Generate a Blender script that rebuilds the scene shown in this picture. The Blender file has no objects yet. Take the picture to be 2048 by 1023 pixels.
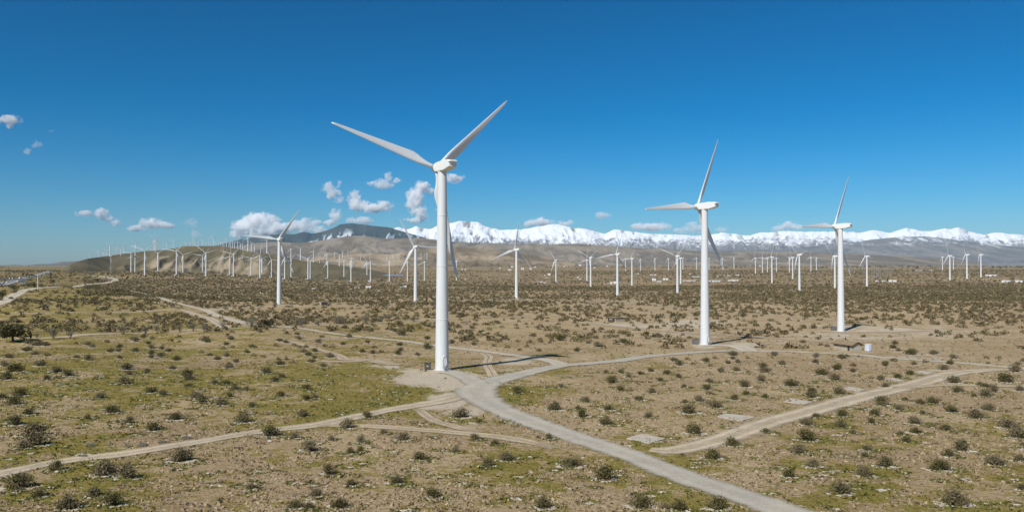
import bpy, bmesh, math, random
import numpy as np
R = math.radians
random.seed(7)
rng = np.random.default_rng(7)
sc = bpy.context.scene
col = sc.collection

# ------------------------------------------------------------------ camera, sky, sun, exposure
F, CX, CY, Y0, CAMZ = 1577.0, 1024.0, 511.5, 532.0, 22.0
PITCH = math.atan((Y0 - CY) / F)
cam = bpy.data.cameras.new('camera'); camo = bpy.data.objects.new('camera', cam); col.objects.link(camo)
cam.sensor_width = 36.0; cam.lens = 36.0 * F / 2048.0
cam.clip_start = 0.5; cam.clip_end = 150000.0
camo.location = (0, 0, CAMZ); camo.rotation_euler = (R(90) + PITCH, 0, 0)
sc.camera = camo
SUN = np.array([-26.0, -39.5, 45.0]); SUN /= np.linalg.norm(SUN)
SUN_EL = math.asin(SUN[2]); SUN_AZ = math.atan2(SUN[0], SUN[1])
w = bpy.data.worlds.new('World'); sc.world = w; w.use_nodes = True
nt = w.node_tree; bg = nt.nodes['Background']
sky = nt.nodes.new('ShaderNodeTexSky'); sky.sky_type = 'NISHITA'; sky.sun_disc = False
sky.sun_elevation = SUN_EL; sky.sun_rotation = SUN_AZ
sky.altitude = 300.0; sky.air_density = 1.0; sky.dust_density = 0.3; sky.ozone_density = 10.0
gm_ = nt.nodes.new('ShaderNodeGamma'); gm_.inputs[1].default_value = 1.43      # the photograph's contrasty blue
hs_ = nt.nodes.new('ShaderNodeHueSaturation'); hs_.inputs['Saturation'].default_value = 1.15; hs_.inputs['Hue'].default_value = 0.484; hs_.inputs['Value'].default_value = 0.5
nt.links.new(sky.outputs[0], gm_.inputs[0]); nt.links.new(gm_.outputs[0], hs_.inputs['Color']); nt.links.new(hs_.outputs[0], bg.inputs[0])
bg.inputs[1].default_value = 0.070
sl = bpy.data.lights.new('sun', 'SUN'); sl.energy = 4.8; sl.angle = R(0.53); sl.color = (1.0, 0.95, 0.87)
so = bpy.data.objects.new('sun', sl); col.objects.link(so)
so.rotation_euler = (math.pi / 2 - SUN_EL, 0, math.atan2(SUN[0], -SUN[1]))
so.location = (-200, -300, 400)
sc.view_settings.view_transform = 'Standard'; sc.view_settings.look = 'None'
sc.view_settings.exposure = 0.12; sc.view_settings.gamma = 1.0
sc.view_settings.use_curve_mapping = False
sc.cycles.volume_bounces = 32
sc.cycles.max_bounces = 34
sc.cycles.diffuse_bounces = 3
sc.cycles.glossy_bounces = 2
sc.cycles.volume_step_rate = 0.35
sc.cycles.transparent_max_bounces = 12
HAZE = 1.4e-5

# ------------------------------------------------------------------ numeric helpers
def vnoise(x, y, seed=0):
    x = np.asarray(x, float); y = np.asarray(y, float)
    xi = np.floor(x).astype(np.int64); yi = np.floor(y).astype(np.int64)
    fx = x - xi; fy = y - yi
    fx = fx * fx * (3 - 2 * fx); fy = fy * fy * (3 - 2 * fy)
    def h(i, j):
        n = (i * 374761393 + j * 668265263 + seed * 982451653) & 0xFFFFFFFF
        n = ((n ^ (n >> 13)) * 1274126177) & 0xFFFFFFFF
        n = n ^ (n >> 16)
        return (n & 0xFFFF) / 65535.0
    a = h(xi, yi); b = h(xi + 1, yi); c = h(xi, yi + 1); d = h(xi + 1, yi + 1)
    return (a * (1 - fx) + b * fx) * (1 - fy) + (c * (1 - fx) + d * fx) * fy
def fbm(x, y, o=4, seed=0):
    s = 0; a = 0.5; t = 0
    for k in range(o):
        s = s + a * vnoise(x * 2 ** k + 17.3 * k, y * 2 ** k + 9.1 * k, seed + k); t += a; a *= 0.5
    return s / t
def ridged(x, y, o=4, seed=0):
    s = 0; a = 0.5; t = 0; wgt = 1.0
    for k in range(o):
        n = (1 - np.abs(2 * vnoise(x * 2 ** k + 7.7 * k, y * 2 ** k + 3.1 * k, seed + k) - 1)) ** 1.5
        s = s + a * n * wgt; t += a; wgt = np.clip(n * 1.4, 0, 1); a *= 0.55
    return s / t
def sstep(a, b, x):
    t = np.clip((x - a) / (b - a), 0, 1); return t * t * (3 - 2 * t)

# ------------------------------------------------------------------ wind turbines as measured: px, base y, hub y, rotor angle (None: any)
NEAR = [(884, 739, 333, 47.5), (1410, 689, 412, 25.5), (1682, 662, 452, 28)]
MID = [(558, 608, 478, 35), (831, 603, 493, -30), (1033, 597, 499, 10), (1112, 565, 520, -35), (1181.5, 573, 515, 55),
       (1174, 562, 520, 12), (1235, 591, 508, 20), (1264, 570, 517, 25), (1355, 586, 512, 50), (1361.5, 567, 516, -15),
       (1599, 581, 509, -45), (1544, 565, 514, 20), (1585.5, 557, 514.5, -20), (1670, 577, 512, -50), (1734, 572, 512, -20),
       (1900, 561, 511, -15), (1934, 557, 509, -18), (1962, 554, 509, -40)]
PLAIN = [(221, 545, 512, 50, 'g'), (262, 544, 506, 40), (270, 544, 509, 0), (289.5, 550.5, 501, 52), (316, 544.5, 506, 60), (353, 551, 502, 40),
         (366, 546, 509, -50), (405, 545.5, 511, 40), (412, 552, 506, 70), (446, 547, 514, 5, 'g'), (459, 550, 513, 10), (467, 553, 508, 45), (485, 545, 515, 10, 'g'),
         (502, 552, 516, None), (520, 556, 511, None), (543, 554, 519, 95), (569.5, 558, 515, None), (582, 556, 522, 30), (616, 559, 517, 50),
         (620.5, 557, 522, None), (655.5, 557, 523, None), (688, 556, 523, None), (702, 563, 522, None), (734, 555, 523, None), (741, 563, 524, None),
         (779, 562, 524, None), (815, 562, 524, None), (849, 561, 524, None), (913, 560, 522, None)]
FARROW = [(1251, 542, 517), (1281, 542, 518), (1310, 541, 517), (1337, 541, 517), (1366, 540, 516), (1393, 539, 516), (1418, 539, 516), (1445, 538, 516),
          (1468, 538, 516), (1511, 547, 516), (1525, 545, 515), (1535, 544, 517), (1553, 544, 516), (1579, 544, 515), (1622, 542, 515), (1633, 540, 516),
          (1885, 540, 513.5), (1907, 540, 514)]
CREST = [(179, 516, 509), (198, 511, 499), (208, 510, 502), (214, 509, 497), (220, 512, 491), (233, 505, 492), (241, 511, 497), (248, 505, 492), (271, 506, 486),
         (309, 499, 477), (312.5, 499, 479), (334, 498, 484), (347, 493, 479), (389, 490, 477), (406, 490, 478), (427, 491, 473), (453, 492, 476), (475, 496, 481),
         (496, 502, 476), (490, 497, 490), (534, 505, 479), (558, 510, 491), (524, 545, 516)]
TAN = [(582, 520, 497), (601, 520, 497), (627, 524, 502), (639, 526, 515), (654, 530, 507), (669, 516, 505), (679, 532, 510), (685, 516, 502), (696, 510, 501),
       (704, 535, 515), (721, 520, 510), (774, 520, 509), (786, 520, 509), (798, 520, 509), (842, 519, 507), (854, 519, 506)]
COMB = [372, 381, 386, 397, 412, 417, 421, 432, 437, 441, 445, 448, 458, 461, 465, 469, 481, 485, 503, 509]
HUBH = 45.0

# ------------------------------------------------------------------ lie of the land
PY = np.array([0, 67, 175, 256, 338, 550, 650, 850, 960, 1200, 1450, 1900, 2300, 2850, 3400, 5000, 6500, 9000, 14000, 30000.])
PZ = np.array([-20, -21, -23, -25.5, -27.7, -28.3, -29, -31.5, -32.3, -31.6, -28, -23.5, -21, -17, -11, -4, 0, 5, 15, 40.])
ctl = []
for t in NEAR + MID + PLAIN + FARROW:
    h = t[1] - t[2]
    d = F * HUBH / h
    ctl.append(((t[0] - CX) / F, math.log(d), -(t[1] - Y0) / F * d))
ctl += [(-0.62, math.log(450.), -19.5), (-0.62, math.log(600.), -19.0), (-0.62, math.log(800.), -18.), (-0.6, math.log(1200.), -17.), (-0.6, math.log(2000.), -10.), (-0.5, math.log(550.), -20.5),
        (-0.36, math.log(330.), -24.0), (-0.62, math.log(300.), -22.0), (-0.6, math.log(200.), -22.3)]
ctl = np.array(ctl)
def profile(Y):
    return np.interp(np.log(np.maximum(Y, 20.0)), np.log(np.maximum(PY, 20.0)), PZ)
CRES = ctl[:, 2] - profile(np.exp(ctl[:, 1]))
def ground(X, Y, fine=True):
    X = np.asarray(X, float); Y = np.asarray(Y, float)
    shp = np.broadcast(X, Y).shape
    X = np.broadcast_to(X, shp).ravel(); Y = np.broadcast_to(Y, shp).ravel()
    Yc = np.maximum(Y, 60.0); u = np.clip(X / Yc, -0.9, 0.9); ly = np.log(Yc)
    out = np.empty(X.size)
    for a in range(0, X.size, 40000):
        s = slice(a, a + 40000)
        wgt = np.exp(-((u[s, None] - ctl[None, :, 0]) / 0.09) ** 2 - ((ly[s, None] - ctl[None, :, 1]) / 0.16) ** 2)
        out[s] = (wgt * CRES).sum(1) / (wgt.sum(1) + 0.25)
    z = profile(Yc) + out + CAMZ
    if fine:
        z = z + 0.5 * (fbm(X / 38., Y / 38., 3, 3) - 0.5) + 0.22 * (fbm(X / 5.5, Y / 5.5, 2, 9) - 0.5)
    return z.reshape(shp)
def ray(px, py):
    x = (np.asarray(px, float) - CX) / F; v = (CY - np.asarray(py, float)) / F
    c, s = math.cos(PITCH), math.sin(PITCH)
    yy = c - v * s; zz = s + v * c
    return x / yy, zz / yy          # X and z per metre of Y
def px_of(X, Y, Z):
    c, s = math.cos(PITCH), math.sin(PITCH)
    z = Z - CAMZ
    d = Y * c + z * s; v = -Y * s + z * c
    return CX + F * X / d, CY - F * v / d
HILL_TOP = np.array([(95, 549), (110, 546), (120, 543.5), (140, 527), (175, 516.5), (212, 511.5), (250, 506.5), (292, 501.5), (332, 499), (370, 491.5), (437, 491), (475, 497), (495, 502), (532, 506), (566, 512), (600, 520), (650, 527), (700, 533), (740, 540), (800, 552.)])
HILL_Y = np.array([(95, 1900), (140, 2250), (220, 2800), (300, 3000), (440, 3000), (500, 2700), (560, 2550), (650, 2500), (800, 2500.)])
def hill_z(X, Y):
    """height of the turbine hill above the plain (0 outside)"""
    X = np.asarray(X, float); Y = np.asarray(Y, float)
    px = CX + F * X / np.maximum(Y, 1)
    yc = np.interp(px, HILL_Y[:, 0], HILL_Y[:, 1])
    ty = np.interp(px, HILL_TOP[:, 0], HILL_TOP[:, 1])
    zc = CAMZ + (Y0 - ty) / F * yc
    g0 = ground(X, np.minimum(Y, yc * 0.6), False)
    toe = yc * (0.70 + 0.06 * (fbm(X / 300., Y * 0, 2, 77) - 0.5))
    t = (Y - toe) / (yc - toe)
    up = np.clip(t, 0, 1)
    shape = 0.35 * up + 0.65 * sstep(0, 1, up)
    wx = X + 60 * (fbm(X / 180., Y / 180., 3, 31) - 0.5) + (Y - toe) * 0.18
    rd = 0.65 * ridged(wx / 120., Y / 420., 4, 41) + 0.35 * ridged(wx / 46., Y / 300., 3, 45)
    carve = np.sin(np.pi * np.clip(t, 0, 1)) ** 0.8 + 0.06
    dz = np.maximum(zc - g0, 0)
    z = g0 - 3 + (dz + 3) * shape - dz * 0.62 * (1 - rd) * carve
    back = np.clip((t - 1.75) / 1.1, 0, 1)
    z = np.where(t > 1, zc - dz * 0.55 * sstep(0, 1, back) + 3 * (fbm(X / 120., Y / 120., 3, 5) - 0.5) * np.clip((t - 1) * 5, 0, 1), z)
    return np.where(t <= 0, g0 - 3, z), t
YS = np.exp(np.linspace(math.log(35.), math.log(7000.), 1400))
def at(px, py, hill=False):
    """ground points seen at photo positions px, py -> X, Y, Z arrays"""
    px = np.atleast_1d(np.asarray(px, float)); py = np.atleast_1d(np.asarray(py, float))
    ux, uz = ray(px, py)
    X = ux[:, None] * YS[None, :]; Yg = np.broadcast_to(YS[None, :], X.shape)
    G = ground(X, Yg, True)
    if hill:
        hz, t = hill_z(X, Yg); G = np.maximum(G, hz)
    gap = CAMZ + uz[:, None] * YS[None, :] - G
    below = gap < 0
    first = np.argmax(below, 1)
    miss = ~below.any(1)
    if miss.any():
        first = np.where(miss, np.argmin(np.where(YS[None, :] > 1500, gap / YS[None, :], 9), 1), first)
    i = np.maximum(first, 1)
    r = np.arange(len(px))
    a = gap[r, i - 1]; b = gap[r, i]
    f = np.where(miss, 1.0, np.clip(a / np.where(a - b == 0, 1, a - b), 0, 1))
    Y = YS[i - 1] + f * (YS[i] - YS[i - 1])
    X = ux * Y
    Z = ground(X, Y)
    if hill: Z = np.maximum(Z, hill_z(X, Y)[0])
    return X, Y, Z
def at1(px, py, hill=False):
    a = at([px], [py], hill); return float(a[0][0]), float(a[1][0]), float(a[2][0])

# ------------------------------------------------------------------ object helpers
def tag(o, label=None, cat=None, group=None, kind=None):
    if label: o['label'] = label
    if cat: o['category'] = cat
    if group: o['group'] = group
    if kind: o['kind'] = kind
    return o
def link(o, parent=None):
    col.objects.link(o)
    if parent is not None: o.parent = parent
    return o
def mesh(name, verts, faces, mats, smooth=False, matidx=None):
    me = bpy.data.meshes.new(name)
    verts = np.asarray(verts, np.float32)
    if isinstance(faces, np.ndarray):
        n, k = faces.shape
        me.vertices.add(len(verts)); me.vertices.foreach_set('co', verts.ravel())
        me.loops.add(n * k); me.loops.foreach_set('vertex_index', faces.astype(np.int32).ravel())
        me.polygons.add(n); me.polygons.foreach_set('loop_start', np.arange(0, n * k, k, dtype=np.int32))
        me.polygons.foreach_set('loop_total', np.full(n, k, np.int32))
        me.update(calc_edges=True)
    else:
        me.from_pydata([tuple(v) for v in verts], [], faces); me.update()
    for m in (mats if isinstance(mats, (list, tuple)) else [mats]): me.materials.append(m)
    if smooth: me.polygons.foreach_set('use_smooth', np.ones(len(me.polygons), bool))
    if matidx is not None: me.polygons.foreach_set('material_index', np.asarray(matidx, np.int32))
    return me
def attr(me, name, vals, dom='POINT'):
    a = me.attributes.new(name, 'FLOAT', dom); a.data.foreach_set('value', np.asarray(vals, np.float32).ravel())
def obj(name, me, parent=None, loc=(0, 0, 0), rz=0.0, scale=None):
    o = bpy.data.objects.new(name, me); o.location = loc; o.rotation_euler = (0, 0, rz)
    if scale is not None: o.scale = scale if isinstance(scale, tuple) else (scale,) * 3
    return link(o, parent)
def empty(name, loc, rz=0.0, scale=1.0):
    o = bpy.data.objects.new(name, None); o.location = loc; o.rotation_euler = (0, 0, rz); o.scale = (scale,) * 3
    o.empty_display_size = 0.5
    return link(o)
class MB:
    """collects boxes, tubes and prisms into one mesh"""
    def __init__(s): s.v = []; s.f = []; s.m = []
    def add(s, vs, fs, m=0):
        n = len(s.v); s.v += [tuple(v) for v in vs]; s.f += [tuple(i + n for i in f) for f in fs]; s.m += [m] * len(fs); return s
    def box(s, c, d, m=0, rz=0.0):
        x, y, z = d[0] / 2, d[1] / 2, d[2] / 2; cs, sn = math.cos(rz), math.sin(rz)
        vs = []
        for dz in (-z, z):
            for dx, dy in ((-x, -y), (x, -y), (x, y), (-x, y)):
                vs.append((c[0] + dx * cs - dy * sn, c[1] + dx * sn + dy * cs, c[2] + dz))
        return s.add(vs, [(3, 2, 1, 0), (4, 5, 6, 7), (0, 1, 5, 4), (1, 2, 6, 5), (2, 3, 7, 6), (3, 0, 4, 7)], m)
    def tube(s, a, b, r0, r1, n=6, m=0, cap=True):
        a = np.array(a, float); b = np.array(b, float); d = b - a; d /= np.linalg.norm(d) + 1e-9
        p = np.cross(d, (0, 0, 1) if abs(d[2]) < 0.9 else (1, 0, 0)); p /= np.linalg.norm(p); q = np.cross(d, p)
        vs = []
        for c, r in ((a, r0), (b, r1)):
            for k in range(n):
                t = 2 * math.pi * k / n; vs.append(c + r * (math.cos(t) * p + math.sin(t) * q))
        fs = [(k, (k + 1) % n, n + (k + 1) % n, n + k) for k in range(n)]
        if cap: fs += [tuple(range(n - 1, -1, -1)), tuple(range(n, 2 * n))]
        return s.add(vs, fs, m)
    def lathe(s, prof, n=24, m=0):
        vs = []; fs = []
        for r, z in prof:
            for k in range(n):
                t = 2 * math.pi * k / n; vs.append((r * math.cos(t), r * math.sin(t), z))
        for j in range(len(prof) - 1):
            for k in range(n):
                fs.append((j * n + k, j * n + (k + 1) % n, (j + 1) * n + (k + 1) % n, (j + 1) * n + k))
        fs.append(tuple(range(n - 1, -1, -1))); fs.append(tuple(range((len(prof) - 1) * n, len(prof) * n)))
        return s.add(vs, fs, m)
    def me(s, name, mats, smooth=False):
        return mesh(name, s.v, s.f, mats, smooth, s.m)

# ------------------------------------------------------------------ materials
def newmat(name, rough=0.9, spec=0.2):
    m = bpy.data.materials.new(name); m.use_nodes = True
    b = m.node_tree.nodes['Principled BSDF']; b.inputs['Roughness'].default_value = rough
    b.inputs['Specular IOR Level'].default_value = spec
    return m, m.node_tree, b
def nd(t, typ, **kw):
    n = t.nodes.new(typ)
    for k, v in kw.items(): setattr(n, k, v)
    return n
def math_n(t, op, a, b=None, clamp=False):
    n = nd(t, 'ShaderNodeMath', operation=op, use_clamp=clamp)
    for i, v in enumerate((a, b)):
        if v is None: continue
        if hasattr(v, 'is_linked'): t.links.new(v, n.inputs[i])
        else: n.inputs[i].default_value = v
    return n.outputs[0]
def maprange(t, v, a, b, c=0.0, d=1.0, smooth=True):
    n = nd(t, 'ShaderNodeMapRange', interpolation_type='SMOOTHSTEP' if smooth else 'LINEAR')
    t.links.new(v, n.inputs[0])
    for i, x in enumerate((a, b, c, d)):
        if hasattr(x, 'is_linked'): t.links.new(x, n.inputs[i + 1])
        else: n.inputs[i + 1].default_value = x
    return n.outputs[0]
def noise(t, co, scale, detail=4, rough=0.55, dist=0.0):
    n = nd(t, 'ShaderNodeTexNoise'); n.inputs['Scale'].default_value = scale; n.inputs['Detail'].default_value = detail
    n.inputs['Roughness'].default_value = rough; n.inputs['Distortion'].default_value = dist
    if co is not None: t.links.new(co, n.inputs['Vector'])
    return n.outputs[0]
def mix(t, f, a, b):
    n = nd(t, 'ShaderNodeMix', data_type='RGBA')
    for i, v in ((0, f), (6, a), (7, b)):
        if hasattr(v, 'is_linked'): t.links.new(v, n.inputs[i])
        elif i == 0: n.inputs[0].default_value = v
        else: n.inputs[i].default_value = tuple(v) + (1.0,)
    return n.outputs[2]
def getattr_n(t, name):
    n = nd(t, 'ShaderNodeAttribute'); n.attribute_name = name; return n.outputs['Fac']
def position(t): return nd(t, 'ShaderNodeNewGeometry').outputs['Position']
def bump(t, b, h, strength=0.5, dist=0.1):
    n = nd(t, 'ShaderNodeBump'); n.inputs['Strength'].default_value = strength; n.inputs['Distance'].default_value = dist
    t.links.new(h, n.inputs['Height']); t.links.new(n.outputs[0], b.inputs['Normal'])
def simple(name, c1, c2=None, scale=1.0, rough=0.85, spec=0.2, bmp=0.0, objspace=True):
    m, t, b = newmat(name, rough, spec)
    if c2 is None: c2 = tuple(x * 0.86 for x in c1)
    co = nd(t, 'ShaderNodeTexCoord').outputs['Object'] if objspace else position(t)
    n = noise(t, co, scale, 5, 0.6)
    t.links.new(mix(t, maprange(t, n, 0.35, 0.65), c1, c2), b.inputs['Base Color'])
    if bmp: bump(t, b, n, 0.6, bmp)
    return m

def ground_material():
    m, t, b = newmat('desert_ground', 0.95, 0.1)
    p = position(t)
    n1 = noise(t, p, 0.035, 5, 0.6); n2 = noise(t, p, 0.22, 6, 0.62, 0.4); n3 = noise(t, p, 1.6, 4, 0.65); n4 = noise(t, p, 6.0, 3, 0.7)
    soil = mix(t, maprange(t, n1, 0.35, 0.65), (0.455, 0.345, 0.200), (0.360, 0.262, 0.145))
    soil = mix(t, math_n(t, 'MULTIPLY', maprange(t, n2, 0.52, 0.72), 0.55), soil, (0.53, 0.44, 0.30))
    soil = mix(t, math_n(t, 'MULTIPLY', maprange(t, n3, 0.47, 0.66), 0.75), soil, (0.20, 0.140, 0.076))
    soil = mix(t, math_n(t, 'MULTIPLY', maprange(t, n4, 0.55, 0.75), 0.5), soil, (0.50, 0.41, 0.28))
    gr = mix(t, maprange(t, n3, 0.38, 0.62), (0.145, 0.128, 0.015), (0.295, 0.228, 0.056))
    gr = mix(t, math_n(t, 'MULTIPLY', maprange(t, n4, 0.5, 0.7), 0.7), gr, (0.085, 0.086, 0.013))
    ga = getattr_n(t, 'green')
    n5 = noise(t, p, 0.75, 5, 0.6, 0.6)
    gm = math_n(t, 'ADD', ga, math_n(t, 'MULTIPLY', math_n(t, 'SUBTRACT', math_n(t, 'ADD', math_n(t, 'MULTIPLY', n2, 0.6), math_n(t, 'ADD', math_n(t, 'MULTIPLY', n3, 0.4), n5)), 1.0), 1.5))
    c = mix(t, math_n(t, 'MULTIPLY', maprange(t, gm, 0.36, 0.66), 0.90), soil, gr)
    ba = getattr_n(t, 'bare')
    bm = math_n(t, 'ADD', ba, math_n(t, 'MULTIPLY', math_n(t, 'SUBTRACT', math_n(t, 'ADD', n2, math_n(t, 'MULTIPLY', n3, 0.5)), 0.75), 1.3))
    pale = mix(t, maprange(t, n3, 0.35, 0.65), (0.56, 0.48, 0.36), (0.46, 0.385, 0.275))
    c = mix(t, maprange(t, bm, 0.36, 0.66), c, pale)
    # low scrub cover that is too small to tell apart further out
    sa = getattr_n(t, 'scrub')
    s1 = noise(t, p, 0.16, 3, 0.6); s2 = noise(t, p, 0.028, 4, 0.6); s3 = noise(t, p, 0.006, 4, 0.6)
    sm = math_n(t, 'MULTIPLY', sa, maprange(t, math_n(t, 'ADD', s1, math_n(t, 'MULTIPLY', s2, 0.7)), 0.68, 0.98))
    scr = mix(t, maprange(t, s3, 0.4, 0.6), (0.150, 0.120, 0.060), (0.175, 0.122, 0.072))
    c = mix(t, sm, c, scr)
    t.links.new(c, b.inputs['Base Color'])
    bump(t, b, math_n(t, 'ADD', n3, math_n(t, 'MULTIPLY', n4, 0.6)), 0.9, 0.3)
    return m
def road_material(name, c1, c2, edge=0.5, rut=0.0):
    """gravel surface that frays into the ground at its edges"""
    m, t, b = newmat(name, 0.95, 0.12)
    p = position(t)
    n2 = noise(t, p, 0.35, 5, 0.6); n3 = noise(t, p, 2.2, 5, 0.7)
    c = mix(t, maprange(t, n2, 0.35, 0.65), c1, c2)
    c = mix(t, math_n(t, 'MULTIPLY', maprange(t, n3, 0.48, 0.70), 0.45), c, tuple(x * 0.66 for x in c1))
    c = mix(t, math_n(t, 'MULTIPLY', maprange(t, noise(t, p, 0.09, 4, 0.6), 0.45, 0.65), 0.45), c, (c2[0] * 1.12, c2[1] * 1.08, c2[2]))
    e = getattr_n(t, 'edge'); fd = getattr_n(t, 'fade')
    if rut:
        # worn wheel lines lie either side of the middle
        ac = getattr_n(t, 'across')
        r = maprange(t, math_n(t, 'ABSOLUTE', math_n(t, 'SUBTRACT', math_n(t, 'ADD', ac, math_n(t, 'MULTIPLY', math_n(t, 'SUBTRACT', n2, 0.5), 0.25)), 0.40)), 0.06, 0.24)
        c = mix(t, math_n(t, 'MULTIPLY', math_n(t, 'MULTIPLY', r, rut), math_n(t, 'MULTIPLY', maprange(t, n3, 0.3, 0.6), maprange(t, ac, 0.62, 0.80, 1.0, 0.0))), c, (c1[0] * 0.62, c1[1] * 0.60, c1[2] * 0.52))
    t.links.new(c, b.inputs['Base Color'])
    bump(t, b, n3, 0.5, 0.08)
    a = math_n(t, 'ADD', math_n(t, 'MULTIPLY', e, fd), math_n(t, 'MULTIPLY', math_n(t, 'SUBTRACT', math_n(t, 'ADD', n2, math_n(t, 'MULTIPLY', n3, 0.9)), 0.95), 0.75))
    t.links.new(maprange(t, a, edge - 0.34, edge + 0.22), b.inputs['Alpha'])
    return m
def white_paint(name, c=(0.78, 0.79, 0.78), streak=0.10):
    m, t, b = newmat(name, 0.42, 0.4)
    tc = nd(t, 'ShaderNodeTexCoord').outputs['Object']
    mp = nd(t, 'ShaderNodeMapping'); mp.inputs['Scale'].default_value = (1.6, 1.6, 0.09); t.links.new(tc, mp.inputs[0])
    n = noise(t, mp.outputs[0], 1.0, 5, 0.65)
    n2 = noise(t, tc, 0.35, 3, 0.5)
    c1 = mix(t, math_n(t, 'MULTIPLY', maprange(t, n, 0.52, 0.8), streak * 3), c, (c[0] * 0.72, c[1] * 0.70, c[2] * 0.66))
    c1 = mix(t, math_n(t, 'MULTIPLY', maprange(t, n2, 0.45, 0.7), 0.25), c1, tuple(x * 0.9 for x in c))
    t.links.new(c1, b.inputs['Base Color'])
    return m
def foliage_material(name, c1, c2, c3):
    m, t, b = newmat(name, 0.75, 0.25)
    tn = getattr_n(t, 'tone')
    ri = nd(t, 'ShaderNodeObjectInfo').outputs['Random']
    c = mix(t, tn, c1, c2)
    c = mix(t, maprange(t, ri, 0.25, 1.0, 0.0, 0.8, False), c, c3)
    t.links.new(c, b.inputs['Base Color'])
    # leaves let a little light through
    tr = nd(t, 'ShaderNodeBsdfTranslucent'); t.links.new(c, tr.inputs[0])
    mx = nd(t, 'ShaderNodeMixShader'); mx.inputs[0].default_value = 0.18
    t.links.new(b.outputs[0], mx.inputs[1]); t.links.new(tr.outputs[0], mx.inputs[2])
    t.links.new(mx.outputs[0], t.nodes['Material Output'].inputs[0])
    return m
def mountain_material(name, rock1, rock2, scale, snow=None, patch=None):
    """snow = (height, blend, slope): lies above the height and off the steepest faces"""
    m, t, b = newmat(name, 0.95, 0.08)
    p = position(t)
    n1 = noise(t, p, scale, 6, 0.65); n2 = noise(t, p, scale * 5, 5, 0.65)
    c = mix(t, maprange(t, n1, 0.35, 0.65), rock1, rock2)
    c = mix(t, math_n(t, 'MULTIPLY', maprange(t, n2, 0.48, 0.7), 0.5), c, tuple(x * 0.55 for x in rock2))
    geo = nd(t, 'ShaderNodeNewGeometry')
    sx = nd(t, 'ShaderNodeSeparateXYZ'); t.links.new(p, sx.inputs[0])
    sn = nd(t, 'ShaderNodeSeparateXYZ'); t.links.new(geo.outputs['Normal'], sn.inputs[0])
    if patch:
        rd = getattr_n(t, 'ridge')
        c = mix(t, math_n(t, 'MULTIPLY', maprange(t, math_n(t, 'ADD', rd, math_n(t, 'MULTIPLY', n1, 0.7)), 0.72, 1.05), 0.9), c, patch)
    if snow:
        h, bl, sl = snow
        hh = math_n(t, 'ADD', sx.outputs[2], math_n(t, 'MULTIPLY', math_n(t, 'SUBTRACT', math_n(t, 'ADD', n1, n2), 1.0), bl * 3.0))
        f = maprange(t, hh, h - bl * 0.5, h + bl * 0.5)
        rd = getattr_n(t, 'ridge')
        st = math_n(t, 'ADD', sn.outputs[2], math_n(t, 'MULTIPLY', math_n(t, 'SUBTRACT', n2, 0.5), 0.9))
        st = math_n(t, 'ADD', st, math_n(t, 'MULTIPLY', math_n(t, 'SUBTRACT', hh, h), 0.00022))
        f = math_n(t, 'MULTIPLY', f, maprange(t, math_n(t, 'ADD', rd, math_n(t, 'MULTIPLY', math_n(t, 'SUBTRACT', n2, 0.5), 0.9)), sl - 0.22, sl + 0.14))
        c = mix(t, f, c, (0.70, 0.73, 0.77))
    t.links.new(c, b.inputs['Base Color'])
    bump(t, b, n2, 0.7, 0.16 / scale / 5)
    return m
M = {}
M['ground'] = ground_material()
M['gravel'] = road_material('grey_gravel', (0.40, 0.365, 0.30), (0.455, 0.415, 0.34), 0.42, 0.28)
M['palegravel'] = road_material('pale_gravel', (0.46, 0.405, 0.315), (0.53, 0.47, 0.365), 0.45, 0.4)
M['dirt'] = road_material('pale_dirt', (0.45, 0.375, 0.265), (0.53, 0.45, 0.33), 0.5, 0.7)
M['faint'] = road_material('faint_dirt', (0.43, 0.35, 0.24), (0.48, 0.40, 0.285), 0.56, 0.8)
M['asphalt'] = simple('worn_highway', (0.33, 0.33, 0.33), (0.25, 0.25, 0.255), 0.05, objspace=False)
M['white'] = white_paint('white_tower_paint', (0.645, 0.66, 0.665), 0.2)
M['blade'] = white_paint('white_blade_gelcoat', (0.66, 0.68, 0.69), 0.08)
M['nacelle'] = white_paint('white_nacelle_paint', (0.70, 0.715, 0.715), 0.1)
M['steel'] = simple('galvanised_steel', (0.33, 0.34, 0.35), (0.25, 0.26, 0.27), 1.0, 0.5, 0.4)
M['dark'] = simple('dark_weathered_steel', (0.075, 0.07, 0.062), (0.10, 0.09, 0.08), 1.0, 0.7)
M['opening_shade'] = simple('dark_opening', (0.035, 0.034, 0.032), (0.05, 0.048, 0.045), 2.0, 0.7)  # near-black colour painted in for the shade inside hut openings
M['cabinet'] = simple('brown_cabinet_paint', (0.105, 0.095, 0.075), (0.085, 0.078, 0.062), 1.2, 0.6)
M['greycab'] = simple('grey_cabinet_paint', (0.15, 0.155, 0.155), (0.12, 0.122, 0.12), 1.2, 0.6)
M['concrete'] = simple('weathered_concrete', (0.50, 0.455, 0.385), (0.39, 0.34, 0.27), 0.9, 0.95, 0.1, 0.03)
M['stucco'] = simple('tan_stucco', (0.44, 0.385, 0.285), (0.36, 0.31, 0.225), 1.1, 0.95, 0.1, 0.03)
M['roof'] = simple('tan_roofing', (0.27, 0.205, 0.13), (0.22, 0.165, 0.105), 1.4, 0.9, 0.1, 0.02)
M['fascia'] = simple('brown_fascia', (0.13, 0.09, 0.055), (0.10, 0.07, 0.045), 2.0)
M['bluepaint'] = simple('faded_blue_paint', (0.28, 0.40, 0.52), (0.40, 0.45, 0.48), 6.0)
M['boxwhite'] = simple('white_sheet_metal', (0.75, 0.77, 0.79), (0.66, 0.69, 0.73), 1.5, 0.5, 0.4)
M['boxblue'] = simple('pale_blue_panel', (0.42, 0.52, 0.64), (0.36, 0.46, 0.60), 1.5, 0.5, 0.4)
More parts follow.
